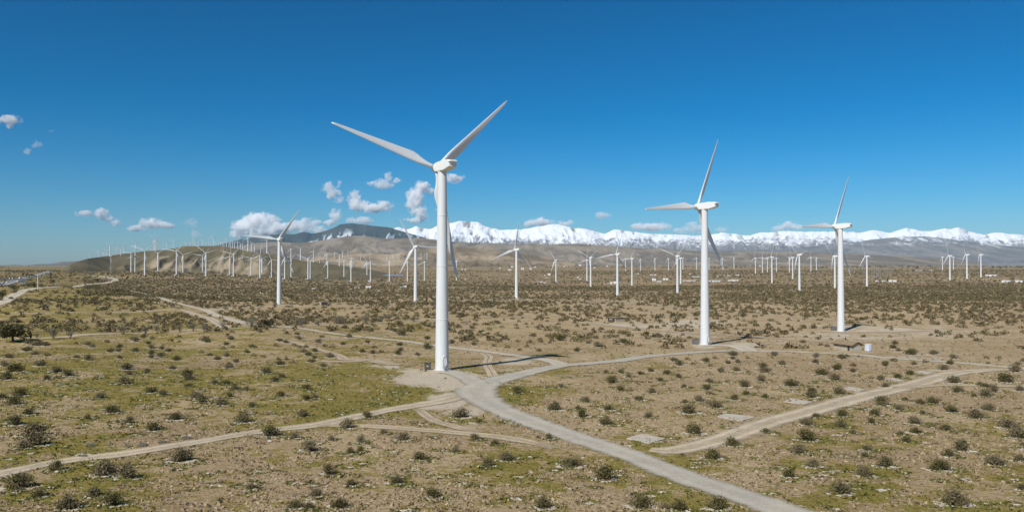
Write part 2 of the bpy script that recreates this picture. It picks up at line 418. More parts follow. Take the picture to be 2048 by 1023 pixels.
M['wood'] = simple('weathered_timber', (0.42, 0.36, 0.27), (0.33, 0.28, 0.20), 3.0)
M['stone'] = simple('white_rock', (0.62, 0.58, 0.52), (0.45, 0.41, 0.35), 1.6, 0.95, 0.1, 0.05)
M['pebble'] = simple('pale_pebble', (0.56, 0.51, 0.43), (0.40, 0.36, 0.29), 0.9, 0.95, 0.1, objspace=False)
M['creosote'] = foliage_material('creosote_leaves', (0.062, 0.055, 0.018), (0.165, 0.145, 0.052), (0.235, 0.185, 0.115))
M['greybush'] = foliage_material('grey_brush_leaves', (0.16, 0.16, 0.125), (0.27, 0.265, 0.21), (0.24, 0.225, 0.18))
M['tree'] = foliage_material('dark_tree_leaves', (0.040, 0.038, 0.013), (0.110, 0.102, 0.038), (0.085, 0.08, 0.03))
M['scrub'] = foliage_material('far_scrub_leaves', (0.085, 0.070, 0.030), (0.215, 0.175, 0.082), (0.17, 0.14, 0.07))
M['twig'] = simple('grey_twigs', (0.17, 0.145, 0.11), (0.11, 0.09, 0.065), 3.0)
M['bark'] = simple('dark_bark', (0.075, 0.058, 0.04), (0.05, 0.038, 0.028), 3.0)
M['tuft'] = foliage_material('green_tufts', (0.085, 0.098, 0.018), (0.165, 0.165, 0.035), (0.14, 0.135, 0.03))
M['drygrass'] = foliage_material('dry_grass_blades', (0.20, 0.145, 0.085), (0.46, 0.37, 0.24), (0.34, 0.26, 0.16))
M['bwall'] = simple('white_building_wall', (0.72, 0.71, 0.68), (0.64, 0.62, 0.58), 0.3)
M['btan'] = simple('tan_building_wall', (0.52, 0.43, 0.31), (0.45, 0.37, 0.26), 0.3)
M['broof'] = simple('pale_metal_roof', (0.76, 0.77, 0.78), (0.66, 0.67, 0.69), 0.3, 0.5, 0.4)
M['broof2'] = simple('brown_building_roof', (0.24, 0.18, 0.13), (0.19, 0.15, 0.11), 0.3)
M['solar'] = simple('solar_panel_blue', (0.16, 0.175, 0.21), (0.20, 0.21, 0.24), 0.05, 0.3, 0.5)
M['signblue'] = simple('blue_sign_face', (0.02, 0.16, 0.42), (0.02, 0.13, 0.36), 1.0, 0.5)
M['glass'] = simple('dark_window', (0.04, 0.045, 0.05), (0.06, 0.065, 0.07), 1.0, 0.15, 0.5)
M['tyre'] = simple('black_tyre', (0.02, 0.02, 0.02), (0.03, 0.03, 0.03), 4.0)
M['carwhite'] = simple('white_car_paint', (0.78, 0.78, 0.78), (0.74, 0.74, 0.74), 0.5, 0.3, 0.5)
M['cardark'] = simple('dark_car_paint', (0.06, 0.07, 0.09), (0.05, 0.06, 0.08), 0.5, 0.3, 0.5)

# ------------------------------------------------------------------ roads (photo polylines turned into ground points; width in metres)
ROADS = [
 ('gravel_road', 'gravel', [(1660, 1052, 4.0), (1575, 1024, 4.0), (1534, 1010, 4.0), (1449, 980, 3.9), (1374, 955, 3.9), (1249, 907, 4.0), (1149, 874, 4.2), (1085, 852, 4.4), (1024, 829, 4.8), (985, 811, 5.4), (962, 797, 6.2), (952, 785, 6.8), (958, 773, 6.8), (984, 762, 6.0), (1020, 753, 5.4), (1055, 745, 5.0), (1117, 732, 4.8), (1162, 728, 4.8), (1239, 721, 4.6), (1300, 712, 4.4), (1400, 704, 4.2), (1462, 701, 4.2)], (1, 1)),
 ('gravel_road', 'palegravel', [(1450, 701, 4.2), (1550, 702, 4.0), (1625, 705, 4.0), (1710, 709, 3.8), (1761, 714, 3.6), (1861, 721, 3.6), (1961, 729, 3.6), (2080, 739, 3.6)], (1, 1)),
 ('gravel_road', 'palegravel', [(1125, 731, 4.6), (1104, 722, 4.6), (1072, 716.5, 4.4), (1005, 707, 4.2), (955, 701, 4.0), (899, 694, 4.0), (867, 690, 4.0), (800, 681, 4.0), (725, 673.5, 4.2), (650, 664, 4.4), (600, 656.5, 4.6), (550, 652, 4.8), (490, 646, 5), (450, 635, 5), (420, 624, 5), (407, 619, 5), (375, 611, 4.4), (325, 597, 4.4), (300, 591, 4.4), (277, 584.5, 5), (257, 581, 4.5)], (1, 0.8)),
 ('gravel_spur', 'gravel', [(890, 743, 4.5), (908, 746, 4.2), (930, 753, 4.2), (950, 765, 4.6), (964, 775, 4.0)], (0.8, 1)),
 ('gravel_spur', 'palegravel', [(1405, 690, 5.0), (1440, 690, 6.0), (1475, 692, 7.0), (1500, 701, 6.0)], (0.8, 1)),
 ('access_track', 'palegravel', [(407, 620, 5.0), (430, 619, 5.0), (475, 616, 4.5), (550, 612, 4.5), (575, 610, 4.5), (612, 612, 4.5), (675, 611, 4.2), (760, 611.5, 4), (850, 612, 4)], (1, 0.7)),
 ('dirt_track', 'dirt', [(30, 677, 3.6), (55, 676, 3.6), (125, 674, 3.6), (225, 667, 3.6), (325, 663, 3.6), (425, 659, 3.8), (492, 655, 4.2), (560, 652, 4)], (1, 1)),
 ('dirt_track', 'dirt', [(-30, 629, 2.6), (0, 628, 2.6), (75, 626, 2.6), (200, 625, 2.6), (312, 621, 2.8), (357, 619, 4), (387, 627, 5), (420, 637, 5), (437, 647, 5), (452, 655, 5)], (0.8, 1)),
 ('dirt_track', 'dirt', [(560, 653, 3.4), (607, 652, 3.2), (675, 649, 3.2), (775, 644, 3.2), (850, 640, 3.2), (897, 637, 3.2), (985, 634, 3.2), (1060, 635, 3.2)], (1, 0.7)),
 ('gravel_road', 'palegravel', [(-60, 630, 7), (0, 606, 7), (25, 592, 7), (57, 579, 7), (100, 574, 6.5), (160, 571, 6.5), (212, 565.5, 7), (231, 560, 8), (220, 555.5, 9), (195, 552, 10), (150, 551, 10)], (1, 0.8)),
 ('dirt_track', 'dirt', [(-40, 956, 3.3), (0, 947, 3.3), (125, 922, 3.3), (250, 907, 3.3), (375, 887, 3.3), (510, 864.5, 3.4), (637, 849, 3.8), (737, 828, 3.8), (837, 809.5, 4.4), (890, 800, 4.8), (928, 791, 5)], (1, 0.65)),
 ('dirt_track', 'faint', [(640, 850, 2.4), (672, 851, 2.6), (762, 853, 2.9), (837, 859, 2.9), (937, 867, 2.9), (1022, 877, 2.8), (1070, 886, 2.4), (1110, 896, 2.0)], (0.8, 0.55)),
 ('dirt_track', 'faint', [(836, 818, 2.4), (852, 831, 2.2), (875, 843, 2.2), (915, 854, 2.2), (960, 864, 2.0)], (0.6, 0.55)),
 ('dirt_track', 'dirt', [(1300, 899, 2.6), (1349, 900, 4.0), (1434, 880, 4.2), (1536, 845, 4.8), (1636, 817, 5.2), (1736, 790, 5.2), (1811, 773, 5.2), (1861, 759, 5.4), (1911, 746, 5.4), (1986, 739, 5), (2070, 738, 4.5)], (0.75, 0.8)),
 ('dirt_track', 'faint', [(1800, 776, 3.2), (1861, 771, 3.0), (1950, 770, 3.0), (2070, 773, 3.0)], (0.9, 0.9)),
 ('wheel_track', 'dirt', [(962, 706, 1.0), (972, 714, 1.0), (970, 723, 1.0), (971, 734, 1.0), (981, 753, 1.0)], (1, 0.9)),
 ('wheel_track', 'dirt', [(974, 707, 1.0), (983, 714, 1.0), (979, 723, 1.0), (982, 735, 1.0), (993, 752, 1.0)], (1, 0.9)),
 ('dirt_track', 'faint', [(560, 678, 3), (590, 685, 3), (625, 695, 3.2), (675, 710, 3.2), (692, 719, 4), (740, 720, 5), (790, 730, 5)], (0.7, 0.9)),
 ('dirt_track', 'faint', [(606, 680, 2.2), (640, 677, 2.2), (690, 678, 2.2), (760, 670, 2.2), (825, 667, 2.2), (880, 660, 2.2)], (0.9, 0.6)),
 ('dirt_track', 'faint', [(640, 722, 4), (690, 723, 4), (740, 720, 4)], (0.9, 0.8)),
 ('dirt_track', 'faint', [(1180, 645, 5), (1215, 650, 6), (1300, 659, 6), (1387, 666.5, 6), (1450, 670, 6), (1525, 675, 6), (1600, 680, 6), (1660, 683, 5)], (0.9, 0.7)),
 ('dirt_track', 'faint', [(1190, 600, 4), (1300, 609, 4), (1412, 622, 5), (1540, 630, 5), (1675, 640, 6)], (0.8, 0.8)),
 ('dirt_track', 'faint', [(900, 600, 8), (990, 601, 9), (1080, 599, 9), (1200, 603, 7), (1300, 606, 5)], (0.7, 0.6)),
 ('dirt_track', 'faint', [(1640, 663, 6), (1700, 664, 8), (1780, 664, 8), (1850, 661, 6)], (0.9, 0.7)),
]
def spline(P, n=14):
    P = np.array(P, float); out = []
    Q = np.vstack([2 * P[0] - P[1], P, 2 * P[-1] - P[-2]])
    for i in range(1, len(Q) - 2):
        p0, p1, p2, p3 = Q[i - 1], Q[i], Q[i + 1], Q[i + 2]
        for k in range(n):
            t = k / n
            out.append(0.5 * ((2 * p1) + (-p0 + p2) * t + (2 * p0 - 5 * p1 + 4 * p2 - p3) * t * t + (-p0 + 3 * p1 - 3 * p2 + p3) * t ** 3))
    out.append(P[-1]); return np.array(out)
road_pts = []
ROADW = []
for name, mat, pl, fade in ROADS:
    P = np.array(pl, float)
    X, Y, Z = at(P[:, 0], P[:, 1])
    S = spline(np.c_[X, Y, P[:, 2]], 14)
    ROADW.append(S)
    road_pts.append(np.c_[S[:, 0], S[:, 1], S[:, 2] / 2])
road_pts = np.vstack(road_pts)
def near_road(X, Y, extra=0.3):
    X = np.asarray(X); Y = np.asarray(Y); out = np.zeros(X.size, bool)
    for a in range(0, X.size, 4000):
        s = slice(a, a + 4000)
        d = np.hypot(X[s, None] - road_pts[None, :, 0], Y[s, None] - road_pts[None, :, 1]) - road_pts[None, :, 2] * 0.85
        out[s] = d.min(1) < extra
    return out

def hides_road(X, Y):
    out = np.zeros(len(X), bool)
    for k in (7, 14, 22):
        out |= near_road(X * (1 + k / Y), Y + k, 0.5)
    return out & (Y > 210)
# ------------------------------------------------------------------ cover of the ground: green growth, bare sand, low scrub
GREEN = np.array([(100, 720, .62), (300, 760, .62), (500, 700, .5), (660, 770, .62), (730, 795, 1.0), (800, 780, .85), (700, 745, .75), (100, 610, .72), (300, 615, .6), (200, 650, .6), (60, 800, .55), (200, 830, .55), (100, 890, .52),
  (300, 900, .48), (450, 800, .5), (600, 900, .48), (560, 830, .48), (800, 930, .52), (900, 1000, .52), (350, 990, .48), (100, 990, .42), (600, 1000, .48), (1200, 960, .48), (1290, 960, .7), (1050, 950, .52), (1010, 770, .75), (1060, 755, .6), (1150, 850, .3),
  (1230, 850, .4), (1300, 780, .34), (1500, 740, .3), (1700, 850, .36), (1950, 950, .5), (1700, 950, .52), (1600, 980, .44), (1850, 880, .38), (1300, 650, .16), (1700, 620, .14), (1900, 640, .12), (1000, 660, .36), (1100, 690, .3), (760, 650, .55), (700, 660, .5), (600, 630, .25), (500, 610, .35),
  (850, 850, .22), (1000, 720, .2), (800, 715, .45), (1450, 860, .2), (1900, 800, .22), (1800, 720, .16), (1500, 680, .12), (400, 580, .25), (800, 600, .2), (400, 660, .6), (960, 830, .4)])
BARE = np.array([(845, 758, 65, 16, .95), (905, 800, 42, 20, .95), (868, 812, 60, 12, .85), (930, 822, 55, 20, .75), (1030, 725, 70, 14, .62), (1130, 748, 60, 6, .5), (884, 748, 60, 14, .9), (895, 768, 50, 20, .9), (930, 765, 40, 26, .9), (885, 795, 45, 12, .85), (820, 742, 50, 9, .75), (770, 733, 60, 7, .6), (880, 832, 60, 18, .5), (960, 850, 90, 16, .45), (1750, 665, 320, 34, .52), (1340, 655, 240, 40, .50), (1080, 640, 180, 30, .36), (1850, 710, 240, 22, .42), (1250, 605, 250, 12, .4), (1450, 870, 140, 20, .34), (1250, 800, 200, 40, .26), (1330, 860, 150, 30, .26), (1000, 735, 60, 14, .5), (1080, 735, 60, 8, .45), (1410, 692, 45, 8, .7), (1490, 690, 45, 9, .8), (1560, 685, 60, 8, .5), (1690, 664, 60, 6, .7), (1790, 660, 60, 8, .75), (1700, 702, 70, 6, .6),
  (1650, 690, 40, 5, .5), (1230, 650, 60, 6, .7), (1350, 668, 90, 6, .5), (1240, 700, 70, 12, .35), (1180, 715, 70, 8, .4), (1340, 900, 40, 14, .5), (1420, 855, 60, 10, .35), (1560, 640, 120, 10, .4), (1350, 625, 150, 10, .35), (1600, 670, 120, 8, .45), (1900, 740, 70, 6, .5), (1850, 690, 200, 20, .28), (830, 800, 60, 10, .4), (900, 840, 90, 16, .35), (1000, 860, 90, 12, .3), (660, 720, 60, 8, .3), (800, 735, 60, 8, .35),
  (735, 910, 40, 20, .25), (290, 930, 40, 14, .3), (1100, 600, 200, 6, .35), (850, 600, 60, 4, .5), (1030, 598, 50, 3, .6), (700, 609, 60, 3, .3), (1130, 580, 150, 5, .25), (1600, 575, 60, 4, .2), (900, 574, 60, 3, .3), (1980, 558, 70, 3, .5), (1900, 556, 40, 3, .4), (670, 551, 30, 2, .6), (1250, 565, 60, 3, .35), (190, 556, 50, 4, .5)], float)
def cover(X, Y, Z):
    px, py = px_of(X, Y, Z)
    ok = (py > 533) & (py < 1150)
    pyc = np.clip(py, 540, 1040); pxc = np.clip(px, -60, 2110)
    g = np.zeros(X.size); b = np.zeros(X.size)
    for a in range(0, X.size, 40000):
        s = slice(a, a + 40000)
        w_ = np.exp(-((pxc[s, None] - GREEN[:, 0]) / 90) ** 2 - ((pyc[s, None] - GREEN[:, 1]) / 32) ** 2) + 1e-5 * np.exp(-((pxc[s, None] - GREEN[:, 0]) / 400) ** 2 - ((pyc[s, None] - GREEN[:, 1]) / 150) ** 2)
        g[s] = (w_ * GREEN[:, 2]).sum(1) / (w_.sum(1) + 1e-9)
        b[s] = (np.exp(-((pxc[s, None] - BARE[:, 0]) / BARE[:, 2]) ** 2 - ((pyc[s, None] - BARE[:, 1]) / BARE[:, 3]) ** 2) * BARE[:, 4]).max(1)
    patch = fbm(X / 9., Y / 9., 3, 51); p2 = fbm(X / 2.2, Y / 2.2, 2, 61)
    g = g + (patch - 0.5) * 0.9 + (p2 - 0.5) * 0.45
    far = sstep(150, 420, Y)
    b = b + (fbm(X / 14., Y / 14., 3, 71) - 0.5) * 0.5 * np.clip(b * 2, 0, 1)
    scrub = 0.92 * sstep(380, 1300, Y)
    scrub = scrub * np.clip(1 - b * 1.3, 0, 1)
    return np.where(ok, g * (1 - 0.12 * far), 0.1), np.where(ok, b, 0), scrub

# ------------------------------------------------------------------ the ground sheet, reaching past the mountains' feet
uu = np.r_[np.linspace(-4, -0.95, 14)[:-1], np.linspace(-0.95, -0.72, 20)[:-1], np.linspace(-0.72, 0.72, 480), np.linspace(0.72, 0.95, 20)[1:], np.linspace(0.95, 4, 14)[1:]]
yy = np.r_[np.linspace(-400, 30, 12)[:-1], np.exp(np.linspace(math.log(30.), math.log(2500.), 440)), np.exp(np.linspace(math.log(2500.), math.log(24000.), 90))[1:]]
UU, YY = np.meshgrid(uu, yy)
XX = UU * np.maximum(YY, 60.0)
ZZ = ground(XX, YY)
nr, nc = XX.shape
idx = np.arange(nr * nc).reshape(nr, nc)
quads = np.stack([idx[:-1, :-1], idx[:-1, 1:], idx[1:, 1:], idx[1:, :-1]], -1).reshape(-1, 4)
gme = mesh('desert_ground', np.c_[XX.ravel(), YY.ravel(), ZZ.ravel()], quads, M['ground'], True)
g_, b_, s_ = cover(XX.ravel(), YY.ravel(), ZZ.ravel())
attr(gme, 'green', g_); attr(gme, 'bare', b_); attr(gme, 'scrub', s_)
tag(obj('desert_ground', gme), kind='structure')
from mathutils.bvhtree import BVHTree
def gz(X, Y):
    """height of the ground sheet itself (bilinear on its own grid)"""
    X = np.asarray(X, float); Y = np.asarray(Y, float)
    j = np.clip(np.searchsorted(yy, Y) - 1, 0, nr - 2); fy = (Y - yy[j]) / (yy[j + 1] - yy[j])
    u = X / np.maximum(Y, 60.0)
    i = np.clip(np.searchsorted(uu, u) - 1, 0, nc - 2); fx = (u - uu[i]) / (uu[i + 1] - uu[i])
    return (ZZ[j, i] * (1 - fx) + ZZ[j, i + 1] * fx) * (1 - fy) + (ZZ[j + 1, i] * (1 - fx) + ZZ[j + 1, i + 1] * fx) * fy

# roads as strips that lie on the sheet
for k, ((name, mat, pl, fade), S) in enumerate(zip(ROADS, ROADW)):
    P = S[:, :2]
    # resample evenly
    seg = np.r_[0, np.cumsum(np.hypot(*np.diff(P, axis=0).T))]
    dmin = np.median(P[:, 1])
    step = max(0.8, dmin * 0.006)
    n = max(8, int(seg[-1] / step)); s = np.linspace(0, seg[-1], n)
    C = np.c_[np.interp(s, seg, P[:, 0]), np.interp(s, seg, P[:, 1])]; W = np.interp(s, seg, S[:, 2]) * 1.35 * (1 + 0.3 * sstep(300, 700, C[:, 1]))
    T = np.gradient(C, axis=0); T /= np.linalg.norm(T, axis=1)[:, None]
    N = np.c_[-T[:, 1], T[:, 0]]
    ts = np.array([-0.5, -0.42, -0.34, -0.27, -0.2, -0.12, 0, 0.12, 0.2, 0.27, 0.34, 0.42, 0.5])
    wob = 1 + 0.16 * (fbm(s / 7., s * 0 + k, 3, 90 + k) - 0.5)[:, None]
    V = C[:, None, :] + N[:, None, :] * (ts[None, :] * W[:, None] * wob)[:, :, None]
    vx = V[:, :, 0].ravel(); vy = V[:, :, 1].ravel()
    vz = gz(vx, vy) + (0.03 + 0.0015 * (k if mat != 'gravel' else 26) + 0.00018 * vy)
    e = np.tile(np.clip((0.5 - np.abs(ts)) * 3.0, 0, 1), n)
    fd = np.repeat(np.clip(np.minimum(fade[0] + s / 14.0, fade[1] + (s[-1] - s) / 14.0), 0, 1) * (0.9 if mat == 'faint' else 1), len(ts))
    ii = np.arange(n * len(ts)).reshape(n, len(ts))
    q = np.stack([ii[:-1, :-1], ii[1:, :-1], ii[1:, 1:], ii[:-1, 1:]], -1).reshape(-1, 4)
    if np.cross(T[0], N[0]) > 0: q = q[:, ::-1] * 1
    me = mesh(name, np.c_[vx, vy, vz], q, M[mat], True)
    attr(me, 'edge', e); attr(me, 'fade', fd); attr(me, 'across', np.tile(np.abs(ts) * 2, n))
    tag(obj(name, me), kind='structure')
# highway in two carriageways
for pl, wd in (([(-60, 592), (0, 572), (25, 564.5), (45, 557.5), (75, 549.5), (95, 544.5), (115, 540.5)], 14.0), ([(-60, 573), (0, 565), (30, 560.5), (60, 553), (85, 547), (112, 541)], 13.0)):
    P = np.array(pl, float); X, Y, Z = at(P[:, 0], P[:, 1]); S = spline(np.c_[X, Y], 10)
    T = np.gradient(S, axis=0); T /= np.linalg.norm(T, axis=1)[:, None]; N = np.c_[-T[:, 1], T[:, 0]]
    ts = np.linspace(-0.5, 0.5, 5)
    V = S[:, None, :] + N[:, None, :] * (ts[None, :] * wd)[:, :, None]
    vx = V[:, :, 0].ravel(); vy = V[:, :, 1].ravel(); n = len(S)
    ii = np.arange(n * 5).reshape(n, 5); q = np.stack([ii[:-1, :-1], ii[:-1, 1:], ii[1:, 1:], ii[1:, :-1]], -1).reshape(-1, 4)
    tag(obj('highway', mesh('highway', np.c_[vx, vy, gz(vx, vy) + 0.5], q, M['asphalt'], True)), kind='structure')

# ------------------------------------------------------------------ hill of turbines and the mountains
pxs = np.linspace(90, 810, 420); hy = np.linspace(1250, 5200, 260)
PX, HY = np.meshgrid(pxs, hy); HX = (PX - CX) / F * HY
hz, ht = hill_z(HX, HY)
a, b = HX.shape; ii = np.arange(a * b).reshape(a, b)
q = np.stack([ii[:-1, :-1], ii[:-1, 1:], ii[1:, 1:], ii[1:, :-1]], -1).reshape(-1, 4)
wx = HX + 60 * (fbm(HX / 180., HY / 180., 3, 31) - 0.5) + (ht) * 160
M['hill'] = mountain_material('eroded_hill', (0.128, 0.108, 0.058), (0.158, 0.134, 0.080), 0.010, patch=(0.32, 0.26, 0.175))
hme = mesh('eroded_hill', np.c_[HX.ravel(), HY.ravel(), hz.ravel() - 0.4], q, M['hill'], True)
face = np.sin(np.pi * np.clip(ht, 0, 1)) ** 0.7 * sstep(170, 330, PX) * sstep(640, 520, PX)
attr(hme, 'ridge', np.clip(face * (0.22 + 0.35 * fbm(wx / 110., HY / 700., 4, 43) + 0.5 * ridged(wx / 60., HY / 400., 3, 47)), 0, 1))
tag(obj('eroded_hill', hme), kind='structure')

def mountain(name, sky_pts, Yc, front, back, mat, spur, carve, seed, dpx=1.6, rows=80, toe=None, prof=1.25, jag=0.02, ridgef=None):
    S = np.array(sky_pts, float)
    px = np.arange(S[0, 0], S[-1, 0] + dpx, dpx); ty = np.interp(px, S[:, 0], S[:, 1])
    k = np.ones(5) / 5; ty = np.convolve(np.pad(ty, 2, 'edge'), k, 'valid')
    t = np.r_[np.linspace(0, 1, rows), np.linspace(1, 1 + back / front, 14)[1:]]
    PXm, T = np.meshgrid(px, t); TY = np.broadcast_to(ty, PXm.shape)
    Yv = Yc - front + T * front
    X = (PXm - CX) / F * Yv
    zc = CAMZ + (Y0 - TY) / F * Yc
    g0 = ground(X, Yv, False) - 12
    up = np.clip(T, 0, 1)
    dz = np.maximum(zc - g0, 5)
    wxx = X + spur * 0.9 * (fbm(X / (spur * 1.6), Yv / (spur * 1.6), 3, seed + 5) - 0.5)
    rd = ridged(wxx / spur, Yv / (spur * 2.0), 5, seed)
    rd2 = ridged(wxx / (spur * 0.33), Yv / (spur * 0.5), 4, seed + 20)
    cv = np.sin(np.pi * up) ** 0.75 + jag
    z = g0 + dz * up ** prof - dz * carve * cv * (0.75 * (1 - rd) + 0.25 * (1 - rd2))
    z = np.where(T > 1, zc - dz * 0.8 * (T - 1) * front / back - dz * carve * jag * (1 - rd), z)
    a, b = X.shape; ii = np.arange(a * b).reshape(a, b)
    q = np.stack([ii[:-1, :-1], ii[:-1, 1:], ii[1:, 1:], ii[1:, :-1]], -1).reshape(-1, 4)
    me = mesh(name, np.c_[X.ravel(), Yv.ravel(), z.ravel()], q, mat, True)
    rr = rd if ridgef is None else ridgef(X, Yv, PXm, up, rd, rd2)
    attr(me, 'ridge', rr)
    tag(obj(name, me), kind='structure')
M['lowhill'] = mountain_material('far_low_hill_rock', (0.17, 0.155, 0.14), (0.13, 0.12, 0.115), 0.004)
mountain('far_low_hills', [(-60, 531), (-10, 533), (0, 533), (12, 530), (30, 529), (50, 531), (58, 530), (72, 528), (85, 527.5), (95, 528), (110, 526), (125, 523), (140, 523), (160, 521), (200, 522), (240, 530)], 9500, 900, 500, M['lowhill'], 260, 0.5, 11, 1.2, 40)
M['snow'] = mountain_material('snow_mountain', (0.17, 0.165, 0.165), (0.24, 0.23, 0.22), 0.0022, snow=(590, 200, 0.50))
mountain('snowy_mountains', [(690, 478), (760, 463), (797, 452), (815, 455), (832, 449), (860, 456), (880, 446), (910, 441), (935, 437), (957, 440), (967, 449), (1000, 457), (1047, 456), (1080, 450), (1110, 444), (1135, 450), (1172, 455), (1210, 465), (1230, 455), (1262, 459), (1300, 465), (1350, 467), (1387, 469),
   (1420, 467), (1445, 462), (1475, 466), (1500, 469), (1525, 462), (1562, 459), (1611, 461), (1656, 459), (1691, 459), (1718, 462), (1748, 458), (1781, 464), (1798, 458), (1813, 452), (1841, 460), (1868, 459), (1883, 454), (1898, 456), (1918, 450), (1941, 460), (1968, 466), (1993, 462), (2023, 466), (2048, 467), (2120, 465), (2250, 470)],
   19000, 3400, 2500, M['snow'], 520, 0.66, 23, 1.2, 130, prof=1.0, jag=0.10,
   ridgef=lambda X, Y, P, up, rd, rd2: np.clip(0.30 + 0.55 * (rd - 0.35) + 1.0 * (rd2 - 0.35) + 0.95 * (up - 0.60) + 0.10 * sstep(1350, 1600, P), 0, 1))
M['forest'] = mountain_material('forested_mountain', (0.042, 0.056, 0.060), (0.066, 0.078, 0.076), 0.003, patch=(0.50, 0.54, 0.58))
mountain('forested_mountain', [(430, 490), (480, 478), (520, 471), (550, 467), (570, 466), (590, 467), (607, 462), (625, 466), (645, 462), (665, 455), (680, 447), (700, 444), (725, 446), (750, 449), (775, 452), (790, 456), (830, 468), (880, 485), (910, 500)], 15000, 2600, 1800, M['forest'], 520, 0.62, 37, 1.3, 90, jag=0.06,
   ridgef=lambda X, Y, P, up, rd, rd2: np.clip(sstep(0.36, 0.58, fbm(X / 42., Y / 90., 4, 66)) * (0.45 + 0.55 * fbm(X / 300., Y / 300., 3, 67)) * np.exp(-((up - 0.80 - 0.14 * (fbm(X / 500., Y * 0, 2, 8) - 0.5)) / 0.16) ** 2) * sstep(575, 660, P) * (0.85 + 0.6 * rd2) * 1.5, 0, 1))
M['brown'] = mountain_material('brown_foothill_rock', (0.135, 0.110, 0.082), (0.185, 0.150, 0.108), 0.004, patch=(0.25, 0.21, 0.16))
mountain('brown_foothills', [(420, 505), (460, 494), (500, 487), (530, 484), (560, 483), (590, 486), (620, 484), (650, 479), (700, 471), (725, 471), (750, 474), (775, 477), (800, 476), (838, 475), (870, 479), (900, 482), (940, 485), (1000, 488), (1030, 496), (1080, 505)], 10500, 2300, 1500, M['brown'], 420, 0.42, 53, 1.3, 80)
M['greyhill'] = mountain_material('grey_brown_foothill_rock', (0.165, 0.145, 0.115), (0.205, 0.175, 0.135), 0.004, patch=(0.28, 0.235, 0.175))
mountain('grey_foothills', [(880, 508), (930, 494), (960, 487), (980, 485), (1000, 487), (1017, 490), (1040, 488), (1057, 486), (1075, 488), (1097, 489), (1122, 487), (1160, 487), (1197, 490), (1235, 493), (1270, 495), (1300, 497), (1325, 496), (1362, 500), (1400, 502), (1450, 503), (1500, 502), (1600, 503), (1700, 507), (1800, 512), (1900, 517), (1960, 524)], 9000, 2600, 1500, M['greyhill'], 380, 0.36, 67, 1.4, 80, prof=1.4)
M['tan'] = mountain_material('tan_foothill_rock', (0.19, 0.148, 0.092), (0.155, 0.125, 0.082), 0.006, patch=(0.38, 0.30, 0.20))
mountain('tan_foothills', [(560, 530), (600, 520), (640, 512), (680, 508), (704, 504), (725, 506), (745, 505), (780, 509), (800, 505), (820, 504), (850, 498), (872, 493), (890, 494), (910, 492), (940, 496), (970, 498), (1000, 503), (1050, 508), (1100, 514), (1150, 524)], 6300, 1300, 900, M['tan'], 230, 0.45, 83, 1.3, 70,
   ridgef=lambda X, Y, P, up, rd, rd2: np.clip(0.15 + 0.85 * fbm(X / 190., Y / 260., 4, 12) * sstep(0.15, 0.6, up), 0, 1))
M['bluehill'] = mountain_material('blue_grey_front_range', (0.15, 0.155, 0.16), (0.20, 0.20, 0.195), 0.003, snow=(475, 150, 0.38), patch=(0.22, 0.21, 0.2))
mountain('front_range', [(1340, 512), (1380, 506), (1430, 501), (1500, 499), (1560, 498), (1600, 494), (1650, 490), (1700, 484), (1750, 478), (1800, 473), (1850, 472), (1900, 477), (1950, 484), (2000, 490), (2048, 494), (2110, 494), (2250, 500)], 14500, 4200, 1500, M['bluehill'], 560, 0.36, 97, 1.6, 90, prof=1.3)

# ------------------------------------------------------------------ wind turbines
def blade_me(name, ns, nr_):
    lo_ = 1.0 if nr_ > 8 else 0.72
    rs = np.r_[0.0, 0.03, 0.07, 0.12, 0.17, 0.22, 0.3, 0.4, 0.52, 0.65, 0.78, 0.9, 0.97, 1.0] if nr_ > 8 else np.array([0, 0.08, 0.2, 0.5, 1.0])
    ch = np.interp(rs, [0, .05, .09, .19, .24, .4, .7, .95, 1.0], [1.05, 1.05, 1.25, 2.45, 2.4, 1.85, 1.1, .58, .22]) * lo_
    th = np.interp(rs, [0, .06, .19, .4, .7, 1.0], [1.05, 1.0, .62, .34, .17, .05])
    tw = np.radians(np.interp(rs, [0, .2, .5, 1.0], [20, 18, 9, 3]))
    le = np.interp(rs, [0, .06, .2, 1.0], [.5, .5, .30, .30])
    rnd = np.interp(rs, [0, .06, .2, 1], [1, 1, 0, 0])
    vs = []
    for r, c, h, w_, l, k in zip(rs, ch, th, tw, le, rnd):
        for j in range(ns):
            a = 2 * math.pi * j / ns
            xc = 0.5 - 0.5 * math.cos(a)           # 0 leading, 1 trailing
            half = (k * abs(math.sin(a)) + (1 - k) * (abs(math.sin(a)) * (1 - 0.72 * xc) * 1.25)) * 0.5 * h
            x = (xc - l) * c; y = half * (1 if math.sin(a) >= 0 else -1) * (1.0 if math.sin(a) >= 0 else 0.8)
            y += 0.0
            cx, sx = math.cos(w_), math.sin(w_)
            vs.append((x * cx - y * sx, x * sx + y * cx, r * 25.0 + 0.75))
    fs = []
    n = len(rs)
    for i in range(n - 1):
        for j in range(ns): fs.append((i * ns + j, i * ns + (j + 1) % ns, (i + 1) * ns + (j + 1) % ns, (i + 1) * ns + j))
    fs.append(tuple(range(ns - 1, -1, -1))); fs.append(tuple(range((n - 1) * ns, n * ns)))
    return mesh(name, vs, fs, M['blade'], True)
OVER = 2.75
